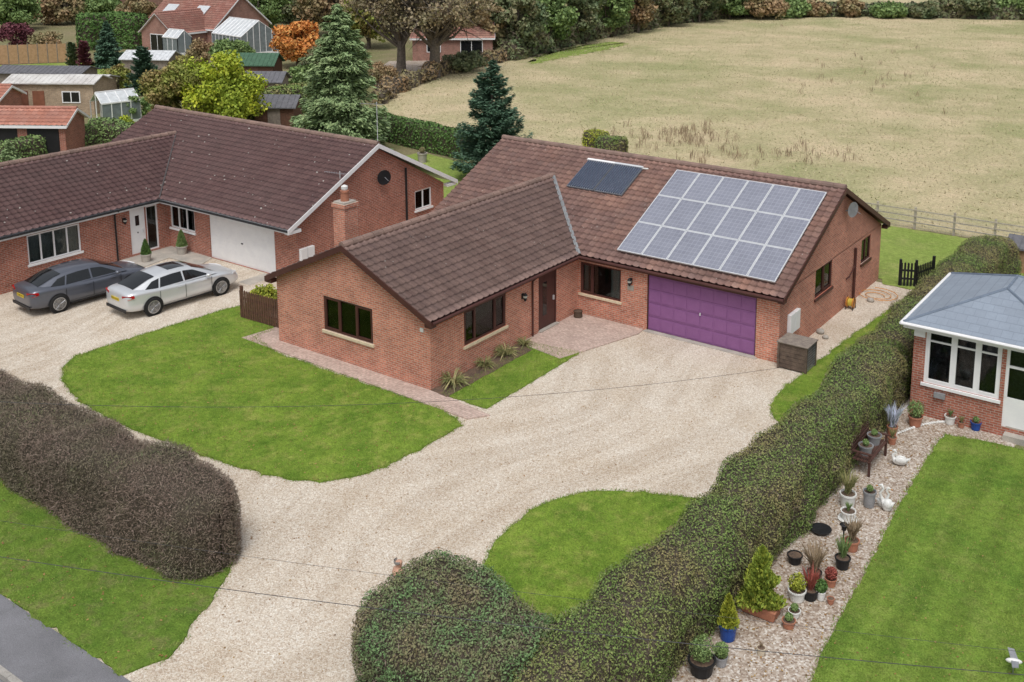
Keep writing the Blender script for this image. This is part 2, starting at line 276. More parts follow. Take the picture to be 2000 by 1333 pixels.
def blades(name,label,poly,n,mat,wd,h,z=.03,cat='grass',fringe=0):
    xs=[a for a,b in poly]; ys=[b for a,b in poly]; P=np.stack([rng.uniform(min(xs),max(xs),n),rng.uniform(min(ys),max(ys),n)],1); P=P[inpoly(P,poly)]
    if fringe:
        A_=np.array(poly); i=rng.integers(0,len(A_),fringe); u=rng.random((fringe,1)); E_=A_[i]*(1-u)+A_[(i+1)%len(A_)]*u+rng.normal(size=(fringe,2))*.045; P=np.concatenate([P,E_])
    k=len(P); a=rng.uniform(0,2*PI,k); D=np.stack([np.cos(a),np.sin(a)],1); hh=h*rng.uniform(.4,1.3,k); ln=rng.normal(size=(k,2))*hh[:,None]*.8
    V=np.zeros((k,3,3)); V[:,0,:2]=P-D*wd/2; V[:,1,:2]=P+D*wd/2; V[:,2,:2]=P+ln; V[:,:2,2]=z-.02; V[:,2,2]=z+hh
    o=fast(name,V.reshape(-1,3),np.arange(3*k).reshape(-1,3),mat); tag(o,label,cat,kind='stuff'); return o
def hedge(name,label,cat,path,w_,h,mat,dens,size,twig=None,tl=.8,wob=.12,group=None,aspect=.55,sq=(.42,.5),jit=.85):
    P=[np.array(a,float) for a in path]; pts=[]
    for a,b in zip(P[:-1],P[1:]):
        k=max(2,int(np.linalg.norm(b-a)/.25)); pts+=[a+(b-a)*j/k for j in range(k)]
    pts.append(P[-1]); pts=np.array(pts)
    for _ in range(6): pts[1:-1]=(pts[:-2]+pts[1:-1]*2+pts[2:])/4
    s=np.r_[0,np.cumsum(np.linalg.norm(np.diff(pts,axis=0),axis=1))]; Ls=s[-1]; tl=min(tl,Ls*.45)
    en=tl*(1-np.cos(np.linspace(0,PI/2,9)))[:-1]; mid=np.arange(tl,Ls-tl,.25); sn=np.r_[en,mid,(Ls-en)[::-1]]
    pts=np.stack([np.interp(sn,s,pts[:,0]),np.interp(sn,s,pts[:,1])],1); s=sn
    n=len(pts); tg=np.gradient(pts,axis=0); tg/=np.linalg.norm(tg,axis=1)[:,None]; nr=np.stack([tg[:,1],-tg[:,0]],1)
    dd=np.minimum(s,Ls-s); e=np.sqrt(np.clip(1-(1-np.clip(dd/tl,0,1))**2,.0004,1))
    K=21; ph=np.linspace(0,PI,K); cx=np.sign(np.cos(ph))*np.abs(np.cos(ph))**sq[0]; sz=np.sin(ph)**sq[1]
    V=np.zeros((n,K,3))
    for i in range(n):
        for k in range(K):
            x=w_/2*cx[k]*e[i]; z=h*sz[k]*(.78+.22*e[i]); px,py=pts[i]+nr[i]*x
            d=wob*(noise.noise(Vector((px*.7,py*.7,z*.9)))*1.3+noise.noise(Vector((px*2.3,py*2.3,z*2.3)))*.7)
            q=pts[i]+nr[i]*(x+cx[k]*d*e[i]); V[i,k]=(q[0],q[1],max(0,z+sz[k]*d))
    root=thing(name,label,cat,(*pts[n//2],0),group=group,world=True)
    idx=np.arange(n*K).reshape(n,K); Fq=np.stack([idx[:-1,:-1],idx[1:,:-1],idx[1:,1:],idx[:-1,1:]],-1).reshape(-1,4)
    Vf=V.reshape(-1,3); mc=pts.copy(); mc[s<tl]=np.array([np.interp(tl,s,pts[:,0]),np.interp(tl,s,pts[:,1])]); mc[s>Ls-tl]=np.array([np.interp(Ls-tl,s,pts[:,0]),np.interp(Ls-tl,s,pts[:,1])])
    cen=np.concatenate([np.repeat(mc,K,0),np.full((n*K,1),h*.45)],1)
    core=cen+(Vf-cen)*.93; core[:,2]=np.minimum(core[:,2],Vf[:,2]); core[:,2]=np.where(Vf[:,2]<.01,0,core[:,2]); fast('branches',core,Fq,barkd,root)
    A,B,Cc,D=[Vf[Fq[:,i]] for i in range(4)]; nn=np.cross(Cc-A,D-B); ar=np.linalg.norm(nn,axis=1)/2; nn=unit(nn)
    oc=(A+Cc)/2-cen[Fq[:,0]]; nn*=np.sign(np.sum(nn*oc,1))[:,None]
    def samp(N,off0,off1):
        j=rng.choice(len(Fq),N,p=ar/ar.sum()); u,v=rng.random((N,1)),rng.random((N,1)); p=(A[j]*(1-u)+B[j]*u)*(1-v)+(D[j]*(1-u)+Cc[j]*u)*v
        return p+nn[j]*rng.uniform(off0,off1,(N,1)),nn[j]
    N=int(ar.sum()*dens); p,q=samp(N,-.07,.045); p[:,2]=np.maximum(p[:,2],.02); leafobj('foliage',leaves(p,size,aspect,q,None,jit),mat,root)
    if twig:
        N=int(ar.sum()*twig[1]); p,q=samp(N,-.03,.06); leafobj('twig',leaves(p,twig[2],.06,None,q+np.array([0,0,.3]),2.2),twig[0],root)
    return root
def decid(name,label,cat,xy,h,r,z0,mat,n=3500,size=.45,clumps=26,bare=False,trunk=None,group=None,crad=.3):
    root=thing(name,label,cat,(*xy,0),group=group); c=[]; tr=trunk or h*.028; m=MB(); top=Vector((r*.05,0,z0+(h-z0)*.55))
    m.tube([(0,0,-.1),(tr*.3,0,z0*.6),tuple(top*.8),tuple(top)],[tr*1.25,tr*.95,tr*.6,tr*.25],8)
    zc,rz=(z0+h)/2,(h-z0)/2
    while len(c)<clumps:
        p=rng.uniform(-1,1,3); q=np.linalg.norm(p)
        if q<1 and q>.35: c.append(np.array([p[0]*r*.85,p[1]*r*.85,zc+p[2]*rz*.85]))
    for q in c[:(clumps if bare else 9)]:
        s=Vector((0,0,z0*.7+random.random()*(h-z0)*.35)); e=Vector(q); mid=s.lerp(e,.5)+Vector((0,0,-.08*h*random.random()+.03*h))
        m.tube([s,mid,e],[tr*.42,tr*.25,tr*.07],5)
        if bare:
            for _ in range(9):
                a=mid.lerp(e,random.random()); b=a+Vector((random.gauss(0,1),random.gauss(0,1),random.gauss(.5,.8))).normalized()*r*.38; m.tube([a,a.lerp(b,.5)+Vector((0,0,.1)),b],[tr*.13,tr*.08,tr*.03],4)
    m.build('trunk',bark,root,norm=False)
    k=n//clumps; P=[];Q=[]
    for q in c:
        d=unit(rng.normal(size=(k,3))); rr=r*crad*rng.uniform(.75,1.3)*(rng.random((k,1))**.45); P.append(q+d*rr*[1,1,.8]); Q.append(d)
    leafobj('crown',leaves(np.concatenate(P),size,.7,np.concatenate(Q),None,1.2),mat,root); return root
def conifer(name,label,cat,xy,h,r,mat,n=9000,size=.3,droop=-.25,z0=.04,pw=.85,group=None,gap=.0):
    root=thing(name,label,cat,(*xy,0),group=group); MB().tube([(0,0,-.1),(0,0,h*.5),(0,0,h*.99)],[h*.018,h*.011,.015],7).build('trunk',bark,root,norm=False)
    nb=int(80+h*20); P=[];D=[]
    for i in range(nb):
        u=(i+random.random())/nb; z=h*(z0+(1-z0)*u); L=r*(1-u)**pw*random.uniform(.68,1.18)+.06; a=random.uniform(0,2*PI); k=max(6,int(n*(L+.15)/(nb*(r*.55))))
        s=rng.uniform(.12,1,(k,1)); dr=np.array([math.cos(a),math.sin(a),0]); lat=np.array([-dr[1],dr[0],0]); ww=L*.26*(1.15-s)
        p=dr*s*L+lat*rng.normal(size=(k,1))*ww+np.array([0,0,z]); p[:,2:]+=droop*L*s+.18*L*s**3+rng.normal(size=(k,1))*.04*L-np.abs(rng.normal(size=(k,1)))*.07*L
        P.append(p); D.append(np.repeat((dr+np.array([0,0,droop]))[None],k,0)+lat*rng.normal(size=(k,1))*.6)
    leafobj('crown',leaves(np.concatenate(P),size,.35,np.tile([0,0,1.],(sum(map(len,P)),1)),np.concatenate(D),.7),mat,root); return root
def ball(P0,r,n,size,mat,name,parent,rz=None,asp=.55):
    d=unit(rng.normal(size=(n,3))); P=np.array(P0)+d*np.array([r,r,rz or r])*(rng.random((n,1))**.35); return leafobj(name,leaves(P,size,asp,d,None,1.),mat,parent)
def Tm(axis,pos,s): return (lambda a,n,z:(a,pos+s*n,z)) if axis=='y' else (lambda a,n,z:(pos+s*n,a,z))
def wallp(m,T,a0,a1,z0,z1,ops=(),dep=.12):
    A=sorted({a0,a1,*[o[0] for o in ops],*[o[1] for o in ops]}); Z=sorted({z0,z1,*[o[2] for o in ops],*[o[3] for o in ops]})
    for i in range(len(A)-1):
        for j in range(len(Z)-1):
            ca,cz=(A[i]+A[i+1])/2,(Z[j]+Z[j+1])/2
            if not any(o[0]<ca<o[1] and o[2]<cz<o[3] for o in ops): m.quad(T(A[i],0,Z[j]),T(A[i+1],0,Z[j]),T(A[i+1],0,Z[j+1]),T(A[i],0,Z[j+1]))
    for o in ops:
        p=[(o[0],o[2]),(o[1],o[2]),(o[1],o[3]),(o[0],o[3])]
        for k in range(4): (a,b),(c,d)=p[k],p[(k+1)%4]; m.quad(T(a,0,b),T(c,0,d),T(c,-dep,d),T(a,-dep,b))
def win(par,T,o,mul,mf,transom=None,sill=None,cur=None,fw=.06,label=None,case=()):
    a0,a1,z0,z1=o; m=MB(); f=lambda x0,x1,y0,y1:m.T8(T,x0,x1,-.10,-.03,y0,y1)
    f(a0,a0+fw,z0,z1); f(a1-fw,a1,z0,z1); f(a0+fw,a1-fw,z0,z0+fw); f(a0+fw,a1-fw,z1-fw,z1)
    xs=[a0+(a1-a0)*q for q in mul]
    for x in xs: f(x-fw/2,x+fw/2,z0+fw,z1-fw)
    e=[a0+fw]+sorted(x for x in xs)+[a1-fw]
    if transom:
        zt=z0+(z1-z0)*transom
        for i in range(len(e)-1): m.T8(T,e[i]+(.0 if i==0 else fw/2),e[i+1]-(0 if i==len(e)-2 else fw/2),-.098,-.032,zt-.025,zt+.025)
    for i in case:
        x0,x1=e[i]+(.0 if i==0 else fw/2),e[i+1]-(0 if i==len(e)-2 else fw/2); y0,y1=z0+fw,z1-fw; g=.045
        for (p,q_,r_,t_) in ((x0,x0+g,y0,y1),(x1-g,x1,y0,y1),(x0+g,x1-g,y0,y0+g),(x0+g,x1-g,y1-g,y1)): m.T8(T,p,q_,-.09,-.02,r_,t_)
    W=m.build('window',mf,par); 
    if label: W['label']=label
    MB().T8(T,a0+fw*.5,a1-fw*.5,-.072,-.066,z0+fw*.5,z1-fw*.5).build('pane',glass,W)
    if sill: MB().T8(T,a0-.06,a1+.06,-.03,.06,z0-.09,z0-.002).build('sill',sill,W)
    if cur:
        for (c0,c1,cm) in cur:
            x0,x1=a0+(a1-a0)*c0,a0+(a1-a0)*c1; k=max(6,int((x1-x0)/.04)); vs=[]; 
            for i in range(k+1): x=x0+(x1-x0)*i/k; d=-.2+.03*math.sin(i*1.7)+.01*math.sin(i*.6); vs+=[T(x,d,z0-.05),T(x,d,z1)]
            MB().add(vs,[(2*i,2*i+2,2*i+3,2*i+1) for i in range(k)]).build('curtain',cm,W,smooth=True,norm=False)
    return W
def tileroof(par,P0,U,Vd,length,slope,mat,tw=.28,cg=.29,name='roof',roll=.048,under=brown):
    P0,U,Vd=map(lambda a:np.array(a,float),(P0,U,Vd)); U=unit(U); Vd=unit(Vd); N=np.cross(U,Vd); N=N if N[2]>0 else -N
    fr=np.array([0,.12,.27,.4,.7]); hh=np.array([0,.8,.85,0,-.15])*roll; nt_=int(round(length/tw)); tw=length/nt_
    us=np.concatenate([[ (i+f)*tw for f in fr] for i in range(nt_)]+[[length]]); hs_=np.concatenate([np.tile(hh,nt_),[0]])
    nc=int(round(slope/cg)); cg=slope/nc; rows=[];uvr=[]
    for k in range(nc):
        for (v,lf,q) in ((k*cg,.045,k+.02),((k+1)*cg,0.,k+.98)):
            j=rng.normal(0,.003,len(us)); rows.append(P0+np.outer(us,U)+Vd*v+np.outer(hs_+lf+j,N)); uvr.append(np.stack([us/tw+.001,np.full(len(us),q)],1))
    V=np.concatenate(rows); UVv=np.concatenate(uvr); n=len(us); r_=len(rows); idx=np.arange(n*r_).reshape(r_,n); Fq=np.stack([idx[:-1,:-1],idx[:-1,1:],idx[1:,1:],idx[1:,:-1]],-1).reshape(-1,4)
    o=fast(name,V,Fq,mat,par); uvl=o.data.uv_layers.new(name='UVMap')
    uv=UVv[Fq].copy(); cen=uv.mean(1,keepdims=True); uv=cen+(uv-cen)*.98; uvl.data.foreach_set('uv',uv.reshape(-1).astype(np.float32))
    a=P0-N*.06; b=a+U*length; c=b+Vd*slope; d=a+Vd*slope; MB().add([a,b,c,d,a+N*.05,b+N*.05,c+N*.05,d+N*.05],[(0,1,2,3),(0,1,5,4),(1,2,6,5),(0,3,7,4)]).build('soffit',under,o,norm=False)
    return o
def ridge(par,P,Q,mat,r=.13):
    P,Q=Vector(P),Vector(Q); L=(Q-P).length; k=int(L/.45); d=(Q-P)/k; m=MB()
    for i in range(k): a=P+d*i; m.tube([a+Vector((0,0,random.gauss(0,.004))),a+d*.97],r,10,r*.93)
    return m.build('ridge_tiles',mat,par,norm=False)
def sboard(m,T,a0,z0,a1,z1,hh,n0,n1):
    m.add([T(a,n_,z) for n_ in (n0,n1) for (a,z) in ((a0,z0),(a1,z1),(a1,z1-hh),(a0,z0-hh))],[(0,1,2,3),(4,5,6,7),(0,1,5,4),(1,2,6,5),(2,3,7,6),(3,0,4,7)])
# ================= SETTING =================
m=MB(); m.quad((-900,-14.3,0),(500,-14.3,0),(500,1200,0),(-900,1200,0)); o=m.build('ground',groundM,norm=False); o['kind']='structure'
o,_=sheet('gravel_drive',[(-34,-13.06),(14.5,-13.06),(13.4,-6),(13.2,8),(11.0,18.2),(-34,19.5)],.004,gravel)
YF=26.9
fpx=GP((735,205),(760,188),(860,150),(1000,118),(1150,80),(1300,50),(1430,36),(1700,34),(2050,42)); 
fpoly=fpx+[G(2300,60),(60,60),(40,YF),(8,YF),(-12,YF-2)]+GP((905,300),(760,235))
o,fp=sheet('field',fpoly,.012,fieldM)
o,_=sheet('field_green_strip',GP((1010,132),(1090,96),(1200,80),(1235,88),(1110,112)),.02,greenfield,2,.3)
blades('field_grass','dry straw-coloured rough grass covering the big open field',[p for p in fp],150000,L_straw,.11,.09,.01)
rw=[G(random.gauss(1335,60),random.gauss(275,12)) for _ in range(55)]+[G(random.gauss(1700,160),random.gauss(150,40)) for _ in range(30)]+[G(random.gauss(1450,160),random.gauss(310,10)) for _ in range(35)]
V=[]
for x,y in rw:
    k=12; a=rng.normal(size=(k,3))*[.12,.12,.1]+[x,y,.3]; V.append(leaves(a,.6,.05,None,np.tile([0,0,1.],(k,1)),.8))
tag(leafobj('dry_weeds',np.concatenate(V),L_dry,None),'brown dead weed stalks standing in patches in the field','weeds',kind='stuff')
# lawns
A,pa=sheet('front_lawn',GP((478,596),(400,618),(280,655),(190,683),(140,700),(118,728),(135,768),(200,815),(330,868),(450,908),(560,938),(625,943),(700,932),(770,905),(850,862),(920,822),(700,748),(480,668),(545,642),(520,615)),.035,lawnM,1,.03,.03)
B,pb=sheet('small_lawn',GP((866,772),(1042,672),(1132,691),(950,800)),.035,lawnM,0,.015,.03)
Cc,pc=sheet('entrance_lawn',GP((940,1100),(990,1035),(1060,985),(1130,964),(1220,960),(1360,975),(1460,990),(1300,1250),(1040,1230),(960,1150)),.035,lawnM,2,.03,.03)
D_,pd=sheet('side_lawn',[(9.15,8.0),(9.1,5.5),(9.6,4.4),(10.3,4.0),(11.6,4.2),(11.6,18.3),(9.9,18.2),(9.55,14),(9.35,11)],.035,lawnM,1,.03,.03)
E,pe=sheet('back_lawn',[(-8,18.7),(8.3,18.7),(8.5,18.1),(12.6,18.1),(13.5,YF-.2),(-8,YF-.3)],.03,greenfield,0,.02,.02)
sheet('neighbour_back_lawn',[(-24,15),(-8.1,15),(-8.1,23),(-24,26)],.03,greenfield)
Fv,pf=sheet('verge_grass',[(-34,-13.05),(3.6,-13.05),(3.9,-12.2),(3.3,-11.0),(2.7,-9.9),(2.0,-9.0),(-8,-8.8),(-34,-8.8)],.035,lawnM3,0,.04,.03)
H_,ph=sheet('right_lawn',GP((1845,850),(1800,915),(1745,1010),(1680,1140),(1600,1290),(1560,1400),(2400,1500),(2300,960),(1960,872)),.035,lawnM2,0,.02,.03)
sheet('planting_bed',[(12.2,-14),(16,-14),(16,7.2),(12.2,7.2)],.009,gravel2)
for nm,lb,po,k,fg in (('lawn_blades','short bright green mown grass of the front lawn',pa,50000,7000),('lawn_blades','short green grass of the small lawn beside the wing wall',pb,8000,1200),('lawn_blades','green grass of the curved entrance lawn by the round hedge',pc,12000,3500),('lawn_blades','thin strip of grass along the inside of the long hedge',pd,14000,3000),('lawn_blades','rough green grass of the roadside verge',pf,38000,5000),('lawn_blades','striped mown grass of the right hand neighbour lawn',ph,42000,3500)):
    blades(nm,lb,po,k,L_gb,.02,.045,.035,fringe=fg)
def litter(poly,n,lb,sz=.055,z=.05):
    xs=[a for a,b in poly]; ys=[b for a,b in poly]; P=np.stack([rng.uniform(min(xs),max(xs),n),rng.uniform(min(ys),max(ys),n)],1); P=P[inpoly(P,poly)]; P=np.concatenate([P,np.full((len(P),1),z)],1)
    tag(leafobj('fallen_leaves',leaves(P,sz,.7,np.tile([0,0,1.],(len(P),1)),None,.3),L_fall,None),lb,'fallen leaves',kind='stuff')
litter(pa,900,'small brown autumn leaves scattered over the front lawn'); litter(pf,1000,'brown leaves and twigs fallen on the roadside verge'); litter([(2,-12),(13,-12),(12,6),(8,7.5),(2,4),(-2,-6)],1300,'small brown leaves scattered over the gravel drive',.045,.02); litter([(12.4,-12),(15,-12),(14.5,6.8),(12.4,6.8)],1800,'brown leaves lying in the potted gravel bed',.05,.03); litter(ph,350,'few small leaves on the striped right hand lawn',.045)
sheet('paved_path',[(-8.34,-.62),(2.2,-.87),(2.62,-.3),(.35,-.02),(0.02,-.02),(-7.1,-.02),(-7.1,1.0),(-8.1,.85)],.04,paver,0,0,.035)
sheet('porch_paving',[(.02,4.6),(0.02,8.22),(2.95,8.22),(3.0,7.7),(1.95,4.3)],.042,paver,0,0,.035)
sheet('flower_bed',[(.02,-.02),(.75,-.1),(.75,4.4),(.02,4.55)],.05,soil,0,.02,.04)
sheet('pavement',[(-60,-14.25),(40,-14.25),(40,-13.07),(-60,-13.07)],.03,tarmac,0,0,.03)
m=MB()
for i in range(-40,30): m.box(i*.92,i*.92+.91,-14.39,-14.255,-.11,.035)
m.build('kerb',kerbM)['kind']='structure'
sheet('road',[(-60,-40),(40,-40),(40,-14.395),(-60,-14.395)],-.08,tarmac)
sheet('slab_edge',[(-13.3,3.2),(-12.6,3.2),(-12.6,4.5),(-13.3,4.5)],.008,conc)
sheet('neighbour_porch',GP((232,512),(262,492),(330,478),(415,505),(390,520),(330,505),(275,525)),.03,conc,0,0,.02)
sheet('far_lawn',GP((0,150),(0,128),(160,122),(260,130),(200,150)),.02,greenfield); sheet('far_driveway',GP((700,165),(760,120),(880,118),(860,150),(760,170)),.02,gravel2)
sheet('far_lawn_two',GP((40,255),(200,240),(330,235),(300,260),(60,300)),.02,greenfield); sheet('far_field',[(-260,170),(220,150),(400,400),(-500,500)],.03,fieldM)
# ================= MAIN BUNGALOW =================
L,Wd,D,wW=8.24,8.14,10.41,7.08; yr=L+D/2; he=2.39; yb=L+D
Hm=thing('brick_bungalow','red brick L-shaped bungalow with purple garage door and weathered brown tiled roof','bungalow',(0,L,0),world=True)
Ty0=Tm('y',0,-1); Tx0=Tm('x',0,1); TyL=Tm('y',L,-1); TxW=Tm('x',Wd,1)
a,zt=onY(631,577,0); b,zb=onY(729,673,0); w1=(a,b,zb,zt)
a,zb=onX(907,673,0); b,zt=onX(988,572,0); w2=(a,b,.92,2.12)
a,_=onX(1052,640,0); b,_=onX(1087,620,0); dr=(a,b,.05,2.15)
a,zt=onY(1134,511,L); b,zb=onY(1212,590,L); w3=(max(a,.12),b,zb,zt)
gd=(3.04,7.31,.02,2.13)
a,_=onX(1591,585,Wd); b,_=onX(1624,562,Wd); z5=onX(1591,585,Wd)[1]; z5t=onX(1591,530,Wd)[1]; w4=(a,b,z5,z5t)
a,_=onX(1681,515,Wd); b,_=onX(1699,500,Wd); z6=onX(1681,517,Wd)[1]; z6t=onX(1681,472,Wd)[1]; w5=(a,b,z6,min(z6t,2.3))
m=MB(); zt=he-.02
wallp(m,Ty0,-wW,0,0,zt,[w1]); m.quad((-wW,0,zt),(0,0,zt),(-wW/2,0,4.02)); wallp(m,Tx0,0,L,0,zt,[w2,dr]); wallp(m,TyL,0,Wd,0,zt,[w3,gd])
wallp(m,TxW,L,yb,0,zt,[w4,w5]); m.quad((Wd,L,zt),(Wd,yb,zt),(Wd,yr,4.87)); wallp(m,Tm('y',yb,1),-7.3,Wd,0,zt); wallp(m,Tm('x',-7.3,-1),L,yb,0,zt); m.quad((-7.3,L,zt),(-7.3,yb,zt),(-7.3,yr,4.87)); wallp(m,Tm('x',-wW,-1),0,L,0,zt)
m.build('wall',brick,Hm,norm=False)
win(Hm,Ty0,w1,(.33,.66),brown,.0,cream,[(.02,.16,curt),(.86,.97,curtd)],case=(0,2)); win(Hm,Tx0,w2,(.27,.73),brown,None,cream,[(.03,.2,curt),(.8,.97,curt)],case=(0,2)); win(Hm,TyL,w3,(.3,),brown,None,cream,[(.03,.12,curt),(.7,.95,curt)],case=(0,)); win(Hm,TxW,w4,(.5,),brown,None,brown,case=(1,)); win(Hm,TxW,w5,(.5,),brown,None,brown)
m=MB(); a0,a1,z0,z1=dr; m.T8(Tx0,a0,a0+.07,-.1,-.02,z0,z1); m.T8(Tx0,a1-.07,a1,-.1,-.02,z0,z1); m.T8(Tx0,a0+.07,a1-.07,-.1,-.02,z1-.07,z1); m.T8(Tx0,a0+.07,a1-.07,-.09,-.04,z0,z1-.07)
dd=m.build('front_door',brown,Hm); MB().T8(Tx0,a0+.3,a0+.55,-.038,-.034,z0+.5,z1-.35).build('pane',cglass,dd); MB().T8(Tx0,a1-.2,a1-.15,-.04,.01,1.0,1.16).build('handle',alu,dd); MB().T8(Tx0,a0-.02,a1+.02,-.04,.12,.02,.08).build('step',conc,dd)
m=MB(); a0,a1,z0,z1=gd; m.T8(TyL,a0+.04,a1-.04,-.09,-.06,z0+.02,z1-.03); ph_=(z1-z0-.05)/4; 
for r_ in range(4):
    for c_ in range(8):
        pw_=(a1-a0-.08)/8; x=a0+.04+c_*pw_; z=z0+.02+r_*ph_; m.prism([TyL(x+.035,-.06,z+.06),TyL(x+pw_-.035,-.06,z+.06),TyL(x+pw_-.035,-.06,z+ph_-.06),TyL(x+.035,-.06,z+ph_-.06)],(0,-.016,0))
gdo=m.build('garage_door',purple,Hm,bev=.006); m=MB()
for r_ in range(1,4): z=z0+.02+r_*ph_; m.T8(TyL,a0+.05,a1-.05,-.0595,-.055,z-.006,z+.006)
m.build('seam',M('purple_seam',(.15,.06,.16)),gdo); m=MB(); m.T8(TyL,(a0+a1)/2-.02,(a0+a1)/2+.02,-.045,-.01,1.02,1.12); m.build('handle',alu,gdo)
m=MB(); m.T8(TyL,a0,a0+.04,-.1,-.03,z0,z1); m.T8(TyL,a1-.04,a1,-.1,-.03,z0,z1); m.T8(TyL,a0+.04,a1-.04,-.1,-.03,z1-.03,z1); m.build('garage_frame',brown,Hm)
MB().box(3.0,7.4,L-.16,L+.06,.0,.03).build('threshold',conc,Hm)
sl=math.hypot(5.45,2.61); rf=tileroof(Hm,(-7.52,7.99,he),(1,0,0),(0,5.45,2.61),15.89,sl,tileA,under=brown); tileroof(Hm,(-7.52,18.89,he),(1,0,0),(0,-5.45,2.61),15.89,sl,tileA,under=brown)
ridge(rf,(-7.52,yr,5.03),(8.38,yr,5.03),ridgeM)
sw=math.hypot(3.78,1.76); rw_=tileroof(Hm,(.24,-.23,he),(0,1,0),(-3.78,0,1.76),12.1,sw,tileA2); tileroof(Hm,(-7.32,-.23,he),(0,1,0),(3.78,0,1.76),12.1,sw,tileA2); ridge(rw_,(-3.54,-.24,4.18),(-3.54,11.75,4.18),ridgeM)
m=MB(); a=Vector((.26,7.97,2.46)); b=Vector((-3.54,11.68,4.24)); s_=Vector((.045,.05,.01)); m.quad(a-s_,a+s_,b+s_,b-s_); m.tube([a,b],.03,6); m.build('valley_lead',lead,rf,norm=False)
m=MB(); Tg=Tm('y',-.25,-1); sboard(m,Tg,.3,he+.02,-3.54,he+.02+1.79,.2,0,.03); sboard(m,Tg,-7.38,he+.02,-3.54,he+.02+1.79,.2,0,.03); m.box(-7.38,-7.08,-.24,.0,he-.2,he-.06); m.box(.0,.28,-.24,.0,he-.2,he-.06); m.build('barge_board',brown,Hm,norm=False)
m=MB(); Tg=Tm('x',8.385,1); sboard(m,Tg,7.92,he+.02,yr,5.03,.2,0,.03); sboard(m,Tg,18.95,he+.02,yr,5.03,.2,0,.03); m.box(8.145,8.37,18.66,18.9,he-.2,he-.06); m.box(8.145,8.37,7.99,8.235,he-.2,he-.06); m.build('barge_board',brown,Hm,norm=False)
m=MB(); m.box(.245,8.38,7.985,8.0,he-.16,he-.02); m.box(.225,.24,-.2,7.98,he-.16,he-.02); m.build('fascia',brown,Hm)
m=MB(); m.tube([(.3,7.93,he-.05),(8.38,7.93,he-.05)],.055,8); m.tube([(.3,-.2,he-.05),(.3,7.93,he-.05)],.055,8); m.build('gutter',brown,Hm)
m=MB(); y_=onX(1038,600,0)[0]; m.tube([(.28,y_,he-.08),(.06,y_,he-.3),(.06,y_,.05)],.035,8); m.build('downpipe',brown,Hm)
m=MB(); m.tube([(Wd+.07,15.4,2.2),(Wd+.07,15.4,.05)],.055,8); m.tube([(Wd+.07,15.4,1.5),(Wd+.07,14.8,1.2),(Wd+.02,14.6,1.15)],.03,6); m.build('soil_pipe',brown,Hm)
m=MB(); m.box(-7.7,-7.09,3.3,3.95,0,4.05); m.box(-7.74,-7.05,3.26,3.99,4.05,4.2); ch=m.build('chimney',brick,Hm); MB().box(-7.68,-7.11,3.32,3.93,4.203,4.26).build('flaunching',conc,ch)
MB().lathe([(.16,0),(.15,.3),(.17,.32),(.17,.4),(.12,.41)],(-7.39,3.62,4.26),14).build('chimney_pot',terra,ch,smooth=False); MB().lathe([(.1,.0),(.13,.05),(.13,.15),(.04,.2)],(-7.39,3.62,4.67),12).build('cowl',whitep,ch)
def lamp(par,T,a,z):
    m=MB(); m.T8(T,a-.05,a+.05,.002,.03,z-.1,z+.1); m.T8(T,a-.012,a+.012,.03,.12,z+.08,z+.1); k=m.build('wall_lamp',blk,par); q=T(a,.13,z); MB().lathe([(.03,-.16),(.06,-.1),(.085,.06),(.02,.14)],q,8).build('lantern',blk,k)
    MB().lathe([(.055,-.1),(.087,.04)],q,8).build('lantern_glass',lampglow,k)
lamp(Hm,Tx0,onX(1020,568,0)[0],1.7); lamp(Hm,TyL,onY(1233,545,L)[0],1.75)
a,z=onY(1232,562,L); m=MB(); m.T8(TyL,a-.13,a+.13,.002,.02,z-.1,z+.08); sg=m.build('house_sign',M('slate_sign',(.4,.38,.33)),Hm)
a,z=onY(824,645,0); MB().T8(Ty0,a-.07,a+.07,.002,.02,z-.06,z+.06).build('number_plate',whitep,Hm); a,z=onY(676,505,0); MB().lathe([(.12,.003),(.12,.06),(.06,.09)],(a,0,z),16,'y').build('extractor_vent',brown,Hm)
a=onX(1546,640,Wd)[0]
for da in (-.42,.02): MB().T8(TxW,a+da,a+da+.4,.003,.14,.8,1.5).build('meter_box',white,Hm,bev=.01)
def dish(par,T,a,z,r=.3):
    c=T(a,.3,z); m=MB(); m.add([(c[0]+r*q*math.cos(k*PI/8)*.35,c[1]+r*q*math.cos(k*PI/8)*.9-.05*q*q,c[2]+r*q*math.sin(k*PI/8)) for q in (0.01,.4,.8,1.) for k in range(16)],[(i*16+k,i*16+(k+1)%16,(i+1)*16+(k+1)%16,(i+1)*16+k) for i in range(3) for k in range(16)])
    o=m.build('satellite_dish',blk if r>.31 else greyp,par,smooth=True,norm=False); MB().tube([T(a,0.003,z-.1),T(a,.26,z-.02)],.02,6).tube([c,(c[0]+.3,c[1]-.1,c[2]-.1)],.012,5).build('dish_arm',greyp,o)
dish(Hm,TxW,onX(1652,405,Wd)[0],onX(1652,407,Wd)[1],.3)
nv=np.array([0,-2.61,5.45])/sl; vv=np.array([0,5.45,2.61])/sl; pr0=np.array([0,7.99,he])
def onroof(px,py,off=.14):
    d=ray(px,py); o=pr0+nv*off; t=((o-CP)@nv)/(d@nv); p=CP+d*t; return p[0],(p-o)@vv
tl,tr_,bl,br=onroof(1322,332),onroof(1616,377),onroof(1205,489),onroof(1513,552)
X0=(tl[0]+bl[0])/2; X1=(tr_[0]+br[0])/2; S0=(bl[1]+br[1])/2; S1=(tl[1]+tr_[1])/2
RP=lambda x,s,o:tuple(np.array([x,0,0])+np.array([0,7.99,he])+vv*s+nv*o)
pa_=thing('solar_array','large array of eighteen grey-blue solar panels on the weathered main roof','solar panels',(X0,9,3),world=True)
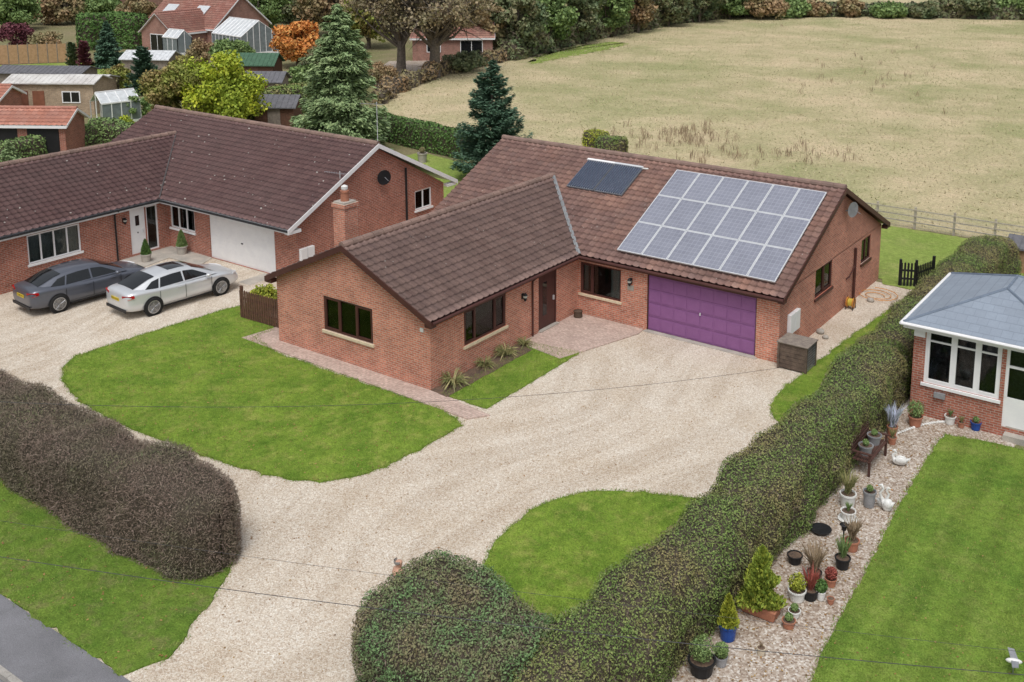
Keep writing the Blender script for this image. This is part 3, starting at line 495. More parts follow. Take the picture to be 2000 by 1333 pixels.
m=MB()
for s in np.linspace(S0+.2,S1-.2,6): m.prism([RP(X0+.03,s-.02,.06),RP(X1-.03,s-.02,.06),RP(X1-.03,s+.02,.06),RP(X0+.03,s+.02,.06)],tuple(nv*.05))
m.build('mounting_rail',alu,pa_)
for i in range(6):
    for j in range(3):
        a,b=X0+(X1-X0)*i/6+.006,X0+(X1-X0)*(i+1)/6-.006; c,d=S0+(S1-S0)*j/3+.006,S0+(S1-S0)*(j+1)/3-.006
        p=MB().quad(RP(a+.03,c+.03,.161),RP(b-.03,c+.03,.161),RP(b-.03,d-.03,.161),RP(a+.03,d-.03,.161)).build('solar_panel',pv,pa_,norm=False)
        uv=p.data.uv_layers.new(name='UVMap')
        for k,q in enumerate(((0,0),(6,0),(6,8),(0,8))): uv.data[k].uv=q
        m=MB()
        for (a_,b_,c_,d_) in ((a,a+.035,c,d),(b-.035,b,c,d),(a+.035,b-.035,c,c+.035),(a+.035,b-.035,d-.035,d)): m.prism([RP(a_,c_,.115),RP(b_,c_,.115),RP(b_,d_,.115),RP(a_,d_,.115)],tuple(nv*.05))
        m.build('frame',alu,p)
q=[onroof(1141,312,.12),onroof(1197,322,.12),onroof(1111,368,.12),onroof(1212,378,.12),onroof(1262,330,.12)]
cx0=(q[0][0]+q[2][0])/2; cx1=(q[3][0]+q[4][0])/2; cs0=(q[2][1]+q[3][1])/2; cs1=(q[0][1]+q[4][1])/2; hw_=(cx1-cx0)/2
for i in range(2):
    a=cx0+hw_*i+.03; b=a+hw_-.08; tc=thing('tube_collector','dark evacuated-tube solar water heater on roof, '+('left-hand one of the pair' if i==0 else 'right-hand one of the pair nearer the solar panels'),'solar water heater',RP(a,cs0,0),group='tube collectors on the roof',world=True)
    m=MB()
    for k in range(12): x=a+(b-a)*(k+.5)/12; m.tube([RP(x,cs0+.04,.15),RP(x,cs1-.06,.15)],.029,8)
    m.build('tubes',tubem,tc,smooth=True,norm=False); MB().quad(RP(a,cs0+.05,.1),RP(b,cs0+.05,.1),RP(b,cs1-.06,.1),RP(a,cs1-.06,.1)).build('reflector',M('reflector_sheet',(.42,.46,.54),rough=.4),tc,norm=False); m=MB()
    for (a_,b_,c_,d_) in ((a-.02,b+.02,cs0,cs0+.04),(a-.02,a+.015,cs0+.04,cs1-.05),(b-.015,b+.02,cs0+.04,cs1-.05)): m.prism([RP(a_,c_,.07),RP(b_,c_,.07),RP(b_,d_,.07),RP(a_,d_,.07)],tuple(nv*.06))
    m.build('frame',dkframe,tc); m=MB(); m.prism([RP(a-.04,cs1-.04,.07),RP(b+.04,cs1-.04,.07),RP(b+.04,cs1+.06,.07),RP(a-.04,cs1+.06,.07)],tuple(nv*.12))
    m.tube([RP(a-.1,cs1+.03,.12),RP(a-.04,cs1+.03,.12)],.03,6); m.build('manifold',alu if i else white,tc); MB().tube([RP(b+.04,cs1,.12),RP(b+.14,cs1,.12),RP(b+.2,cs1+.1,.05)],.035,6).build('pipe',whitep,tc)
# ================= NEIGHBOUR BUNGALOW (left) =================
xw=-11.25; yf=4.6; xg=-19.75; hn=2.4
Hn=thing('brick_bungalow','dark red brick bungalow with white windows, white garage door and dark brown tiled roof','bungalow',(-15,8,0),world=True)
TyF=Tm('y',yf,-1); TxG=Tm('x',xw,1); TxN=Tm('x',xg,1)
g2=(-16.9,-12.65,.02,2.05); a,_=onY(334,462,yf); b,_=onY(382,465,yf); n1=(max(a,xg+.12),b,.95,2.1); a,_=onX(57,520,xg); b,_=onX(160,497,xg); n2=(a,b,.9,2.1)
a,_=onX(258,490,xg); b,_=onX(287,485,xg); c,_=onX(314,485,xg); d2=(a,b+.02,.1,2.12); d3=(b+.06,c-.05,.1,2.12)
a,z=onX(811,412,xw); b,_=onX(843,405,xw); z2=onX(811,372,xw)[1]; n3=(a,b,z,min(z2,2.36))
m=MB(); zt=hn-.02; yrn=9.09; ybn=13.6
wallp(m,TyF,xg,xw,0,zt,[g2,n1]); wallp(m,TxG,yf,ybn,0,zt,[n3]); m.quad((xw,yf,zt),(xw,ybn,zt),(xw,yrn,4.9)); wallp(m,TxN,-9,yf,0,zt,[n2,d2,d3]); wallp(m,Tm('y',ybn,1),-26.5,xw,0,zt); wallp(m,Tm('x',-26.5,-1),-9,ybn,0,zt); wallp(m,Tm('y',-9,-1),-26.5,xg,0,zt); m.quad((-26.5,-9,zt),(xg,-9,zt),(-23.2,-9,4.1))
m.build('wall',brick2,Hn,norm=False)
win(Hn,TyF,n1,(.33,.66),white,None,white,[(.03,.35,curt),(.65,.97,curt)]); win(Hn,TxN,n2,(.25,.5,.75),white,None,white,[(.02,.98,curt)]); win(Hn,TxG,n3,(.5,),white,None,white,[(.03,.4,curt)])
m=MB(); a0,a1,z0,z1=d2; m.T8(TxN,a0,a1,-.1,-.05,z0,z1); dd=m.build('front_door',white,Hn); MB().T8(TxN,a0+.28,a1-.28,-.049,-.04,1.35,1.8).build('pane',cglass,dd); MB().T8(TxN,a0+.35,a1-.35,-.049,-.03,1.0,1.06).build('letter_box',blk,dd); MB().T8(TxN,a1-.14,a1-.1,-.05,.0,1.0,1.15).build('handle',alu,dd)
win(Hn,TxN,d3,(),white,None,None,None); 
m=MB(); a0,a1,z0,z1=g2; m.T8(TyF,a0,a1,-.09,-.05,z0,z1); 
for k in range(12): z=z0+.05+k*.168; m.T8(TyF,a0+.08,a1-.08,-.05,-.042,z,z+.15)
gg=m.build('garage_door',white,Hn); MB().T8(TyF,(a0+a1)/2-.05,(a0+a1)/2+.05,-.04,-.01,.98,1.03).build('handle',blk,gg)
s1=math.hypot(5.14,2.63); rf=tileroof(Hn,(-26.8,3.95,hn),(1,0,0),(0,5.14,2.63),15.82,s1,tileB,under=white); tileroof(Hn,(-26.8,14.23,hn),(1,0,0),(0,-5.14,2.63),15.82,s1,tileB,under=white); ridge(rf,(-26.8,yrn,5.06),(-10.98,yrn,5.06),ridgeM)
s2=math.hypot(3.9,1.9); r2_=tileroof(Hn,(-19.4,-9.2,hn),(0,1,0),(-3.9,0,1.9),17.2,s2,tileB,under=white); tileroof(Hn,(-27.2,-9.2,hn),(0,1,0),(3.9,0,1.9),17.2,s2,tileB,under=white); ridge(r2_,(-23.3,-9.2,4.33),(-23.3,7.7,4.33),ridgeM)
m=MB(); a=Vector((-19.38,3.93,2.47)); b=Vector((-23.3,7.75,4.38)); m.tube([a,b],.035,6); m.build('valley_lead',M('dark_lead',(.1,.09,.09)),rf)
m=MB(); Tg=Tm('x',-10.975,1); sboard(m,Tg,3.88,hn+.02,yrn,5.07,.2,0,.03); sboard(m,Tg,14.3,hn+.02,yrn,5.07,.2,0,.03); m.box(xw+.005,-10.98,3.95,4.59,hn-.2,hn-.07); m.box(xw+.005,-10.98,13.61,14.2,hn-.2,hn-.07); m.build('barge_board',white,Hn,norm=False)
m=MB(); m.box(-19.38,-10.98,3.94,3.96,hn-.17,hn-.03); m.box(-19.42,-19.395,-9.2,3.93,hn-.17,hn-.03); m.box(-19.74,-10.99,3.97,4.595,hn-.17,hn-.15); m.box(-19.745,-19.43,-9.2,4.59,hn-.17,hn-.15); m.build('fascia',white,Hn)
m=MB(); m.tube([(-19.35,3.88,hn-.04),(-10.98,3.88,hn-.04)],.05,8); m.tube([(-19.34,-9.2,hn-.04),(-19.34,3.88,hn-.04)],.05,8); a=onX(226,470,xg)[0]; m.tube([(-19.36,a,hn-.08),(-19.68,a,hn-.3),(-19.68,a,.05)],.035,7); m.build('gutter',blk,Hn)
m=MB(); a=onX(792,380,xw)[0]; m.tube([(xw+.06,a,3.6),(xw+.06,a,.1)],.05,7); m.build('soil_pipe',blk,Hn)
dish(Hn,TxG,onX(742,343,xw)[0],onX(742,345,xw)[1],.34)
a=onX(597,488,xw)[0]
for da in (-.36,.02): MB().T8(TxG,a+da,a+da+.34,.003,.14,.75,1.4).build('meter_box',white,Hn,bev=.01)
lamp(Hn,TxN,onX(240,420,xg)[0],1.75)
def aerial(loc,h,hdg,label,nel=9,base=0):
    t=thing('tv_aerial',label,'aerial',loc); MB().tube([(0,0,base),(0,0,h)],.015,6).build('mast',alu,t); d=Vector((math.cos(hdg),math.sin(hdg),0)); s=Vector((-d.y,d.x,0)); m=MB(); m.tube([Vector((0,0,h-.1))-d*.3,Vector((0,0,h-.1))+d*.8],.009,5)
    for k in range(nel): p=Vector((0,0,h-.1))+d*(-.25+k*.12); m.tube([p-s*(.15-.006*k),p+s*(.15-.006*k)],.005,4)
    m.build('antenna',greyp,t)
aerial((-11.02,9.09,5.15),1.75,R(200),'tall thin tv aerial on mast at the gable peak of the dark brown roof')
aerial((-11.1,6.9,3.7),.55,R(190),'small tv aerial low on the white-edged gable of the left bungalow',base=.05)
# ================= RIGHT CONSERVATORY =================
Hc=thing('brick_conservatory','red brick and white framed conservatory with blue-grey slate-effect hipped roof','conservatory',(15,10,0),world=True)
yc=7.13; TyC=Tm('y',yc,-1); x0c,x1c=12.88,17.3; zs=onY(1806,747,yc)[1]; zh=onY(1812,642,yc)[1]; ez=zh+.17
wx=[onY(p,700,yc)[0] for p in (1806,1862,1910,1957)]; dx=onY(1966,700,yc)[0]
m=MB(); wallp(m,TyC,x0c,x1c,0,ez-.06,[(wx[0],wx[3],zs,zh),(dx,x1c-.3,.3,zh)]); wallp(m,Tm('x',x0c,-1),yc,11.9,0,ez-.06); wallp(m,Tm('y',11.9,1),x0c,x1c,0,ez-.06); wallp(m,Tm('x',x1c,1),yc,11.9,0,ez-.06); m.build('wall',brick2,Hc,norm=False)
o_=(wx[0],wx[3],zs,zh); fr=[(wx[1]-wx[0])/(wx[3]-wx[0]),(wx[2]-wx[0])/(wx[3]-wx[0])]
win(Hc,TyC,o_,fr,white,.78,white,[(-.02,1.02,curtd)],.08,case=(0,1,2))
m=MB(); m.T8(TyC,dx,x1c-.3,-.1,-.04,.3,1.2); m.T8(TyC,dx,dx+.09,-.1,-.03,1.2,zh); m.T8(TyC,x1c-.39,x1c-.3,-.1,-.03,1.2,zh); m.T8(TyC,dx+.09,x1c-.39,-.1,-.03,zh-.09,zh); m.T8(TyC,dx+.09,x1c-.39,-.1,-.03,2.1,2.17)
dd=m.build('white_panel_door',white,Hc); MB().T8(TyC,dx+.05,x1c-.35,-.07,-.065,1.2,zh-.05).build('pane',glass,dd); MB().T8(TyC,dx+.02,x1c-.32,-.25,-.24,1.1,zh).build('curtain',curtd,dd)
MB().T8(TyC,x0c,wx[0]-.02,.003,.03,zh-.3,ez-.1).build('corner_trim',white,Hc)
m=MB(); ex0,ex1,ey0,ey1=12.62,17.6,6.85,12.2; ra=(15.0,9.1,ez+.85); rb=(15.0,10.5,ez+.85); c=[(ex0,ey0,ez),(ex1,ey0,ez),(ex1,ey1,ez),(ex0,ey1,ez)]
m.quad(c[0],c[1],ra); m.quad(c[1],c[2],rb,ra); m.quad(c[2],c[3],rb); m.quad(c[3],c[0],ra,rb); rr=m.build('roof',slate,Hc,norm=False)
m=MB()
for a,b in ((c[0],ra),(c[1],ra),(c[2],rb),(c[3],rb),(ra,rb)): m.tube([Vector(a)+Vector((0,0,.0)),Vector(b)+Vector((0,0,.0))],.045,6)
m.build('hip_tiles',M('hip_grey',(.17,.21,.27)),rr); m=MB(); m.box(ex0,ex1,ey0,ey0+.03,ez-.18,ez-.01); m.box(ex0,ex0+.03,ey0+.03,ey1,ez-.18,ez-.01); m.box(ex0+.03,ex1,ey0+.03,ey1,ez-.18,ez-.16); m.build('fascia',white,Hc)
m=MB(); m.tube([(ex0-.06,ey0-.06,ez-.04),(ex1,ey0-.06,ez-.04)],.055,8); m.tube([(ex0-.06,ey1,ez-.04),(ex0-.06,ey0-.06,ez-.04)],.055,8); m.build('gutter',white,Hc)
a,z=onY(1836,772,yc); MB().T8(TyC,a-.16,a+.16,.003,.1,z-.08,z+.08).build('wall_vent',greyp,Hc)
t=thing('concrete_steps','grey concrete steps below the white conservatory door','steps',(*G(1995,868),0)); m=MB(); m.box(-.5,.9,-.1,.9,0,.18); m.box(-.5,.9,.2,.9,.18,.33); m.build('step',conc,t)
# ================= HEDGES =================
hedge('long_hedge','long tall clipped hedge dividing the gravel drive from the potted garden','hedge',[(11.75,-10.9),(11.7,-5),(11.8,3),(11.75,10),(11.6,16),(11.8,20),(12.3,22.5)],1.75,1.75,L_h,1000,.05,(L_t,60,.14),.9,.2,jit=.75)
hedge('rounded_hedge','rounded green and bronze hedge end beside the drive entrance','hedge',[(7.55,-10.0),(9.2,-10.0),(11.35,-10.15)],2.75,2.15,L_r,1200,.05,(L_t,130,.16),1.1,.26,jit=.75)
hedge('street_hedge','long brown twiggy hedge along the grass verge at left','hedge',[(-16,-9.75),(-8,-9.7),(-2,-9.75),(2.45,-9.75)],1.9,2.0,L_l,950,.042,(L_t,380,.16),1.0,.15,sq=(.42,.48))
hedge('clipped_hedge','dark green neatly clipped hedge between the gardens and the field','hedge',[G(718,262),G(820,288),G(925,312)],1.3,1.7,L_clip,150,.16,None,.3,.06)
hedge('low_hedge','small bright green clipped hedge just beyond the weathered roof ridge','hedge',[G(1143,300),G(1185,306)],1.6,1.6,L_gold,150,.13,None,.4,.06); hedge('low_hedge','dull brown-green clipped hedge next to the bright green one beyond the ridge','hedge',[G(1165,315),G(1222,322)],1.5,1.7,L_h,150,.13,None,.4,.08)
hedge('field_hedge','thin ragged hedge along the field edge in front of the oaks','hedge',GP((740,205),(765,184),(860,147),(990,118)),1.2,1.1,L_ru,30,.35,(L_t,8,.9),1,.5)
hedge('field_hedge','dark ragged hedge along the far left edge of the field','hedge',GP((985,119),(1150,77),(1300,48),(1430,33)),2.5,2.2,L_dk,22,.5,(L_t,6,1.2),1,.6)
hedge('field_hedge','low dark hedge line across the far end of the field','hedge',GP((1425,33),(1700,31),(2080,40)),3.,2.0,L_dk,14,.6,(L_t,4,1.2),1,.6)
hedge('garden_hedge','tall dark green block hedge behind the timber fence far left','hedge',GP((158,98),(225,92),(285,95)),3,4.0,L_clip,40,.35,None,.5,.1)
hedge('garden_hedge','long clipped hedge running behind the orange tiled carport','hedge',[(-45,16.5),(-34,16.2),(-24,15.4)],1.4,1.5,L_gr,110,.18,None,.5,.1)
hedge('garden_hedge','brownish clipped hedge left of the tall spruce','hedge',GP((478,245),(545,228),(612,212)),2.,2.2,L_h,80,.22,None,.5,.12)
hedge('garden_hedge','straight green hedge in front of the brick workshop','hedge',GP((0,318),(110,292),(235,268)),1.4,1.2,L_gr,110,.18,None,.5,.1)
# ================= TREES =================
def T(kind,nm,lb,bx,by,ty,wp,mat,cat='tree',n=3500,z0f=.25,size=None,group=None,**k):
    x,y=G(bx,by); t=proj((x,y,0))[2]; h=hgt(x,y,ty); r=wp*t/F/2; size=size or max(.12,min(.55,r*.13))
    if kind=='d': decid(nm,lb,cat,(x,y),h,r,h*z0f,mat,n,size,group=group,**k)
    else: conifer(nm,lb,cat,(x,y),h,r,mat,n,size,group=group,**k)
T('d','bushy_tree','olive and brown bushy tree behind the dark roof, left of the lime tree',362,262,110,160,L_bg,n=16000,z0f=.08,clumps=52,size=.22)
T('d','bushy_tree','bright lime-yellow tree behind the dark brown roof',437,264,98,165,L_lime,n=18000,z0f=.05,clumps=60,size=.22)
T('c','spruce_tree','tall pale green spruce with drooping boughs behind the left bungalow',668,300,8,200,L_con,n=60000,size=.32,droop=-.3,pw=.6)
T('c','fir_tree','dark green fir behind the bungalow with solar panels',962,345,118,165,L_fir,n=34000,size=.22,droop=.02,pw=.66)
T('d','autumn_tree','bright orange autumn tree near the far white conservatory',580,132,38,95,L_or,n=8000,z0f=.1,clumps=38,size=.35)
T('d','oak_tree','big half-bare brown oak left of its pair by the field edge',783,150,-90,230,L_ok,n=9000,z0f=.3,clumps=62,bare=True,trunk=.42,size=.28,crad=.2)
T('d','oak_tree','big half-bare brown oak right of its pair by the field edge',848,152,-100,270,L_ok,n=10500,z0f=.32,clumps=70,bare=True,trunk=.5,size=.28,crad=.2)
T('c','conical_conifer','blue-green conical conifer in front of the far block hedge',214,132,42,70,L_fir,n=14000,size=.36)
T('c','conical_conifer','dark narrow conifer beside the glass greenhouse',284,185,92,60,L_fir,n=12000,size=.26,pw=.5,droop=.3)
T('c','column_conifer','thin dark purple columnar shrub by the timber fence',166,135,82,26,L_pu,n=2500,size=.3,pw=.35,droop=.5)
T('c','column_conifer','thin dark green columnar shrub by the timber fence',143,133,84,22,L_dk,n=2500,size=.3,pw=.35,droop=.5)
T('d','purple_shrub','dark purple-leaved tree above the left end of the timber fence',33,100,42,66,L_pu,z0f=.1)
T('d','red_shrub','red-brown bushy shrub above the timber fence',90,105,62,70,L_ru,z0f=.1)
T('d','garden_shrub','mid-green shrub beside the far white conservatory',462,140,76,90,L_gr,z0f=.05,n=5000)
T('d','garden_shrub','rust-coloured shrub below the far red roof',392,128,78,70,L_ru,z0f=.05)
T('d','garden_shrub','grey-green shrub left of the pale greenhouse',232,182,125,60,L_bg,z0f=.05)
T('d','garden_shrub','green bush right of the greenhouse by the olive tree',268,235,178,60,L_gr,z0f=.02)
T('d','garden_shrub','low green bush beneath the orange tree',600,172,122,90,L_gr,z0f=.02)
T('d','garden_shrub','yellow-green bush at the back of the dark brown roof',245,268,228,60,L_lime,z0f=.02,n=2500)
T('d','garden_shrub','brown-green shrub at the foot of the left oak',740,165,125,70,L_ru,z0f=.02)
T('d','garden_shrub','dark shrub at the foot of the right oak',905,140,105,90,L_dk,z0f=.02)
T('d','garden_shrub','dark green shrub between the spruce and the orange tree',640,150,85,100,L_dk,z0f=.02)
T('c','small_spruce','small young spruce by the orange tiled carport',22,330,275,50,L_con,n=3500,size=.2)
T('d','garden_bush','yellow-green rounded bush behind the brown picket fence panel',517,612,548,62,L_gold,n=5000,z0f=.02,size=.09,cat='bush',crad=.4)
bgt=[(25,60,-20,120,L_gr,'green tree in the top left corner'),(110,48,-25,120,L_ru,'brown autumn tree second from the top left corner'),(200,45,-10,100,L_gr,'green tree behind the block hedge'),(275,55,-5,90,L_ru,'russet tree left of the far red roof'),(505,58,-45,130,L_gr,'green tree directly right of the far red-roofed house'),(570,45,-45,120,L_dk,'dark tree above the orange autumn tree'),(650,70,-60,140,L_ru,'russet tree behind the top of the spruce'),(720,95,-50,130,L_bg,'olive tree between spruce and left oak'),(620,30,-60,150,L_dk,'dark distant tree just left of the spruce tip'),(750,50,-60,150,L_ru,'russet distant tree behind the left oak'),(830,55,-60,150,L_gr,'green distant tree behind the right oak'),(905,70,-50,130,L_or,'orange-brown tree above the far tiled house'),(420,12,-60,150,L_gr,'green tree behind the chimney of the far red-roofed house'),(340,12,-50,120,L_bg,'olive tree behind the ridge of the far red-roofed house'),(950,112,-30,90,L_ru,'russet tree right of the far tiled house'),(1010,112,-60,120,L_dk,'dark tree at the near end of the field edge row'),(1070,98,-60,120,L_gr,'green tree above the green strip of the field'),(1125,86,-75,120,L_dk,'dark tall tree on the field edge, nearer the oaks'),(1185,74,-70,115,L_gr,'green dense tree midway along the field edge'),(1245,64,-70,115,L_ru,'russet tree midway along the field edge'),(1305,52,-60,110,L_dk,'dark tree toward the far corner of the field'),(1365,44,-60,110,L_dk,'dark tree second from the far corner of the field'),(1425,38,-40,90,L_gr,'green tree at the far left corner of the field')]
for bx,by,ty,wp,mt,lb in bgt: T('d','background_tree',lb,bx,by,ty,wp,mt,n=8500,z0f=.04,clumps=58,size=.42,group='trees around the far gardens and field edge',bare=(mt is L_ru),crad=.26)
for i,bx in enumerate(range(1480,2060,62)):
    T('d','background_tree','bushy tree in the far hedge line beyond the field, number %s from left'%['one','two','three','four','five','six','seven','eight','nine','ten'][i],bx+random.uniform(-14,14),36+random.uniform(-3,3),random.choice([-16,-4,6,-8]),random.uniform(60,105),random.choice([L_dk,L_dk,L_gr,L_ru]),n=3600,z0f=.03,clumps=30,size=.5,group='trees in the far hedge line')
# ================= BACKGROUND BUILDINGS =================
def bhouse(nm,lb,cat,bx,by,rz,w_,d_,e,rh,wm,rm,wins=(),over=.25,tiles=True,fasc=None,door=None):
    x,y=G(bx,by); t=thing(nm,lb,cat,(x,y,0),rz); m=MB(); a,b=w_/2,d_/2
    wallp(m,Tm('y',-b,-1),-a,a,0,e); wallp(m,Tm('y',b,1),-a,a,0,e); wallp(m,Tm('x',a,1),-b,b,0,e); wallp(m,Tm('x',-a,-1),-b,b,0,e); m.quad((a,-b,e),(a,b,e),(a,0,rh-.1)); m.quad((-a,-b,e),(-a,b,e),(-a,0,rh-.1)); m.build('wall',wm,t,norm=False)
    k=(rh-e)/b; o=over
    if tiles:
        s=math.hypot(b+o,(b+o)*k); r=tileroof(t,(-a-o,-b-o,e-o*k),(1,0,0),(0,b+o,(b+o)*k),w_+2*o,s,rm,.33,.36,under=fasc or brown); tileroof(t,(-a-o,b+o,e-o*k),(1,0,0),(0,-b-o,(b+o)*k),w_+2*o,s,rm,.33,.36,under=fasc or brown); ridge(r,(-a-o,0,rh+.03),(a+o,0,rh+.03),rm)
        if fasc: m=MB(); m.box(-a-o,a+o,-b-o-.03,-b-o,e-o*k-.18,e-o*k+.0); sboard(m,Tm('x',a+o,1),-b-o,e-o*k+.03,0,rh+.03,.16,0,.03); sboard(m,Tm('x',a+o,1),b+o,e-o*k+.03,0,rh+.03,.16,0,.03); m.build('fascia',fasc,t,norm=False)
    else:
        m=MB(); m.prism([(-a-o,-b-o,e-o*k),(-a-o,0,rh),(-a-o,b+o,e-o*k),(-a-o,b+o,e-o*k-.08),(-a-o,0,rh-.08),(-a-o,-b-o,e-o*k-.08)],(w_+2*o,0,0)); r=m.build('roof',rm,t); m=MB()
        for i in range(int((w_+2*o)/.4)): X=-a-o+.2+i*.4; m.tube([(X,-b-o,e-o*k+.01),(X,0,rh+.01)],.025,4)
        m.build('ribs',rm,r,norm=False)
    for (ax,c,z,ww,hh,mt) in wins:
        Tt=Tm('y',-b,-1) if ax=='f' else Tm('x',a,1) if ax=='r' else Tm('x',-a,-1); m=MB(); m.T8(Tt,c-ww/2,c+ww/2,.003,.05,z,z+hh); W=m.build('door' if z<.3 else 'window',mt,t)  # also builds the carport's black panels, painted shade rather than doors
        if (z>=.3 or ww>1) and mt is not blk: MB().T8(Tt,c-ww/2+.08,c-.04,.051,.056,z+.08,z+hh-.08).T8(Tt,c+.04,c+ww/2-.08,.051,.056,z+.08,z+hh-.08).build('pane',cglass,W)
    return t
hA=bhouse('far_house','far red-roofed brick house at the end of the timber fence','house',408,90,R(6),11,8.5,2.8,6.2,brick3,tileF,[('f',-3,1,1.6,1.2,white),('f',1,1,1.6,1.2,white),('r',0,1,1.4,1.2,white)],fasc=white)
def slant(t,x0,x1,nm,mt):
    k=(6.2-2.8)/4.25; MB().prism([(x0,-3.4,2.8+.85*k+.12),(x1,-3.4,2.8+.85*k+.12),(x1,-1.8,2.8+2.45*k+.12),(x0,-1.8,2.8+2.45*k+.12)],(0,-.03,.06)).build(nm,mt,t)
slant(hA,-4.2,-2.4,'roof_solar_panel',alu); slant(hA,.8,2.6,'roof_solar_panel',alu); MB().box(3,3.8,.3,1.1,5,7.3).build('chimney',brick3,hA)
bhouse('far_house','smaller red-roofed front wing of the far brick house','house extension',352,102,R(96),6,5,2.6,4.6,brick3,tileF,[('l',0,.3,2.2,2.0,white)],fasc=white)
def glassy(lb,bx,by,rz,w_,d_,e,rh,nm='glazed_conservatory',base=.6,cat='conservatory'):
    x,y=G(bx,by); t=thing(nm,lb,cat,(x,y,0),rz); a,b=w_/2,d_/2; m=MB(); g_=MB(); n_=int(w_/.7)
    for i in range(n_+1):
        X=-a+w_*i/n_; m.box(X-.03,X+.03,-b-.03,-b+.03,0,e); m.box(X-.03,X+.03,b-.03,b+.03,0,e); m.tube([(X,-b,e),(X,0,rh),(X,b,e)],.035,4)
    n2_=max(2,int(d_/.7))
    for i in range(n2_+1):
        Y=-b+d_*i/n2_; zt_=e+(rh-e)*(1-abs(Y)/b); m.box(a-.03,a+.03,Y-.03,Y+.03,0,zt_); m.box(-a-.03,-a+.03,Y-.03,Y+.03,0,zt_)
    m.box(-a,a,-b-.05,-b+.05,e-.06,e+.04); m.box(-a,a,b-.05,b+.05,e-.06,e+.04); m.box(-a,a,-.05,.05,rh-.03,rh+.06); m.box(-a,a,-b-.05,-b+.05,0,base); m.box(a-.05,a+.05,-b,b,0,base); m.build('frame',white,t,norm=False)
    g_.quad((-a,-b,e),(a,-b,e),(a,0,rh),(-a,0,rh)); g_.quad((-a,b,e),(a,b,e),(a,0,rh),(-a,0,rh)); g_.build('roof',polyc,t,norm=False)
    h_=MB(); h_.quad((-a,-b,base),(a,-b,base),(a,-b,e),(-a,-b,e)); h_.quad((a,-b,base),(a,b,base),(a,b,e),(a,0,rh),(a,-b,e)) ; h_.build('pane',gglass,t,norm=False)
glassy('far white conservatory with pale roof beside the red-roofed house',480,108,R(-8),6,4.5,2.4,4.0); glassy('small white glazed porch on the front of the far red-roofed house',348,112,R(0),2.6,1.8,2.2,3.0)
glassy('pale glass greenhouse beside the brick workshop',228,238,R(80),2.8,2.0,1.6,2.3,'greenhouse',.2,'greenhouse')
bhouse('far_house','far red-tiled house behind the oak trunks','house',885,112,R(40),8.5,6,2.6,4.8,brick3,tileF,[('f',-2,.9,1.5,1.2,white),('f',2,.1,2.4,2.1,white)],fasc=white)
bhouse('far_house','distant brick house at the top left above the purple tree','house',215,28,R(10),14,9,3.5,6.5,brick3,tileF,[('f',-3,1,1.5,1.2,white),('f',3,1,1.5,1.2,white)])
bhouse('far_house','white-walled distant house at the top left edge','house',40,22,R(-5),12,8,3,5.5,M('render',(.6,.58,.54)),asph,[('f',0,1,1.5,1.2,white)],tiles=False)
bhouse('brick_workshop','old buff brick workshop with pale corrugated roof','workshop',118,218,R(33),6.6,2.6,2.5,2.9,stoneb,corr,[('f',-2.2,.0,1.0,1.8,M('shed_door',(.2,.08,.05))),('f',-.9,.0,.9,1.8,M('shed_door2',(.25,.1,.06))),('f',1.6,.9,1.4,.9,white)],tiles=False)
bhouse('low_outbuilding','long low grey-roofed outbuilding behind the brick workshop','outbuilding',95,172,R(31),7.5,3,1.6,2.0,greyw,asph,[('f',-2,.6,1.,.7,white)],tiles=False)
bhouse('low_outbuilding','pale flat-roofed store left of the greenhouse','outbuilding',178,192,R(31),3.2,2.6,1.7,2.0,stoneb,corr,[('f',0,.7,.9,.8,white)],tiles=False)
bhouse('garden_shed','green-roofed timber shed in front of the orange tree','shed',505,163,R(33),3.6,3,2.0,2.8,wood,greenfelt,[('f',0,.1,1.,1.8,wood)],tiles=False)
bhouse('garden_shed','dark grey-roofed shed beside the lime tree','shed',522,190,R(33),3.0,2.4,1.6,2.2,greyw,asph,[('f',0,.1,.9,1.4,wood)],tiles=False)
bhouse('garden_shed','small black-roofed shed left of the tall spruce','shed',545,243,R(33),2.8,2.2,1.6,2.2,wood,asph,[('f',0,.1,.9,1.4,greyw)],tiles=False)
bhouse('garden_shed','white-roofed garden building below the far conservatory','shed',298,140,R(30),4.5,3,1.5,2.1,greyw,M('white_felt',(.62,.64,.66)),[('f',0,.6,1.,.7,white)],tiles=False)
bhouse('tiled_carport','open carport with new orange pantile roof at the left edge','carport',66,292,R(33),5.6,2.6,2.0,2.7,brick2,tileO,[('f',-1.3,.02,2.1,1.8,blk),('f',1.4,.02,2.0,1.8,blk)],fasc=white)  # open bays are black panels: the shade inside is painted, no doors there
bhouse('tiled_outbuilding','low orange pantiled lean-to left of the carport','outbuilding',-28,235,R(31),4,3,1.9,2.6,brick2,tileO,[],fasc=white)
t=thing('timber_fence','orange-brown timber panel fence far left','fence',(*G(75,128),0),world=True); p0,p1=Vector(G(-20,128)),Vector(G(152,122)); k=9
for i in range(k):
    a=p0.lerp(p1,i/k); b=p0.lerp(p1,(i+.96)/k); MB().prism([(a.x,a.y,.05),(b.x,b.y,.05),(b.x,b.y,2.),(a.x,a.y,2.)],(.03,.06,0)).build('fence_panel',wood2,t); MB().box(a.x-.08,a.x+.0,a.y-.08,a.y+.0,0,2.1).build('post',greyw,t)
t=thing('panel_screen','teal painted garden screen at the left edge','fence',(*G(25,165),0),world=True); a,b=Vector(G(-5,172)),Vector(G(40,163)); MB().prism([(a.x,a.y,0),(b.x,b.y,0),(b.x,b.y,1.4),(a.x,a.y,1.4)],(.03,.06,0)).build('panel',tealf,t)
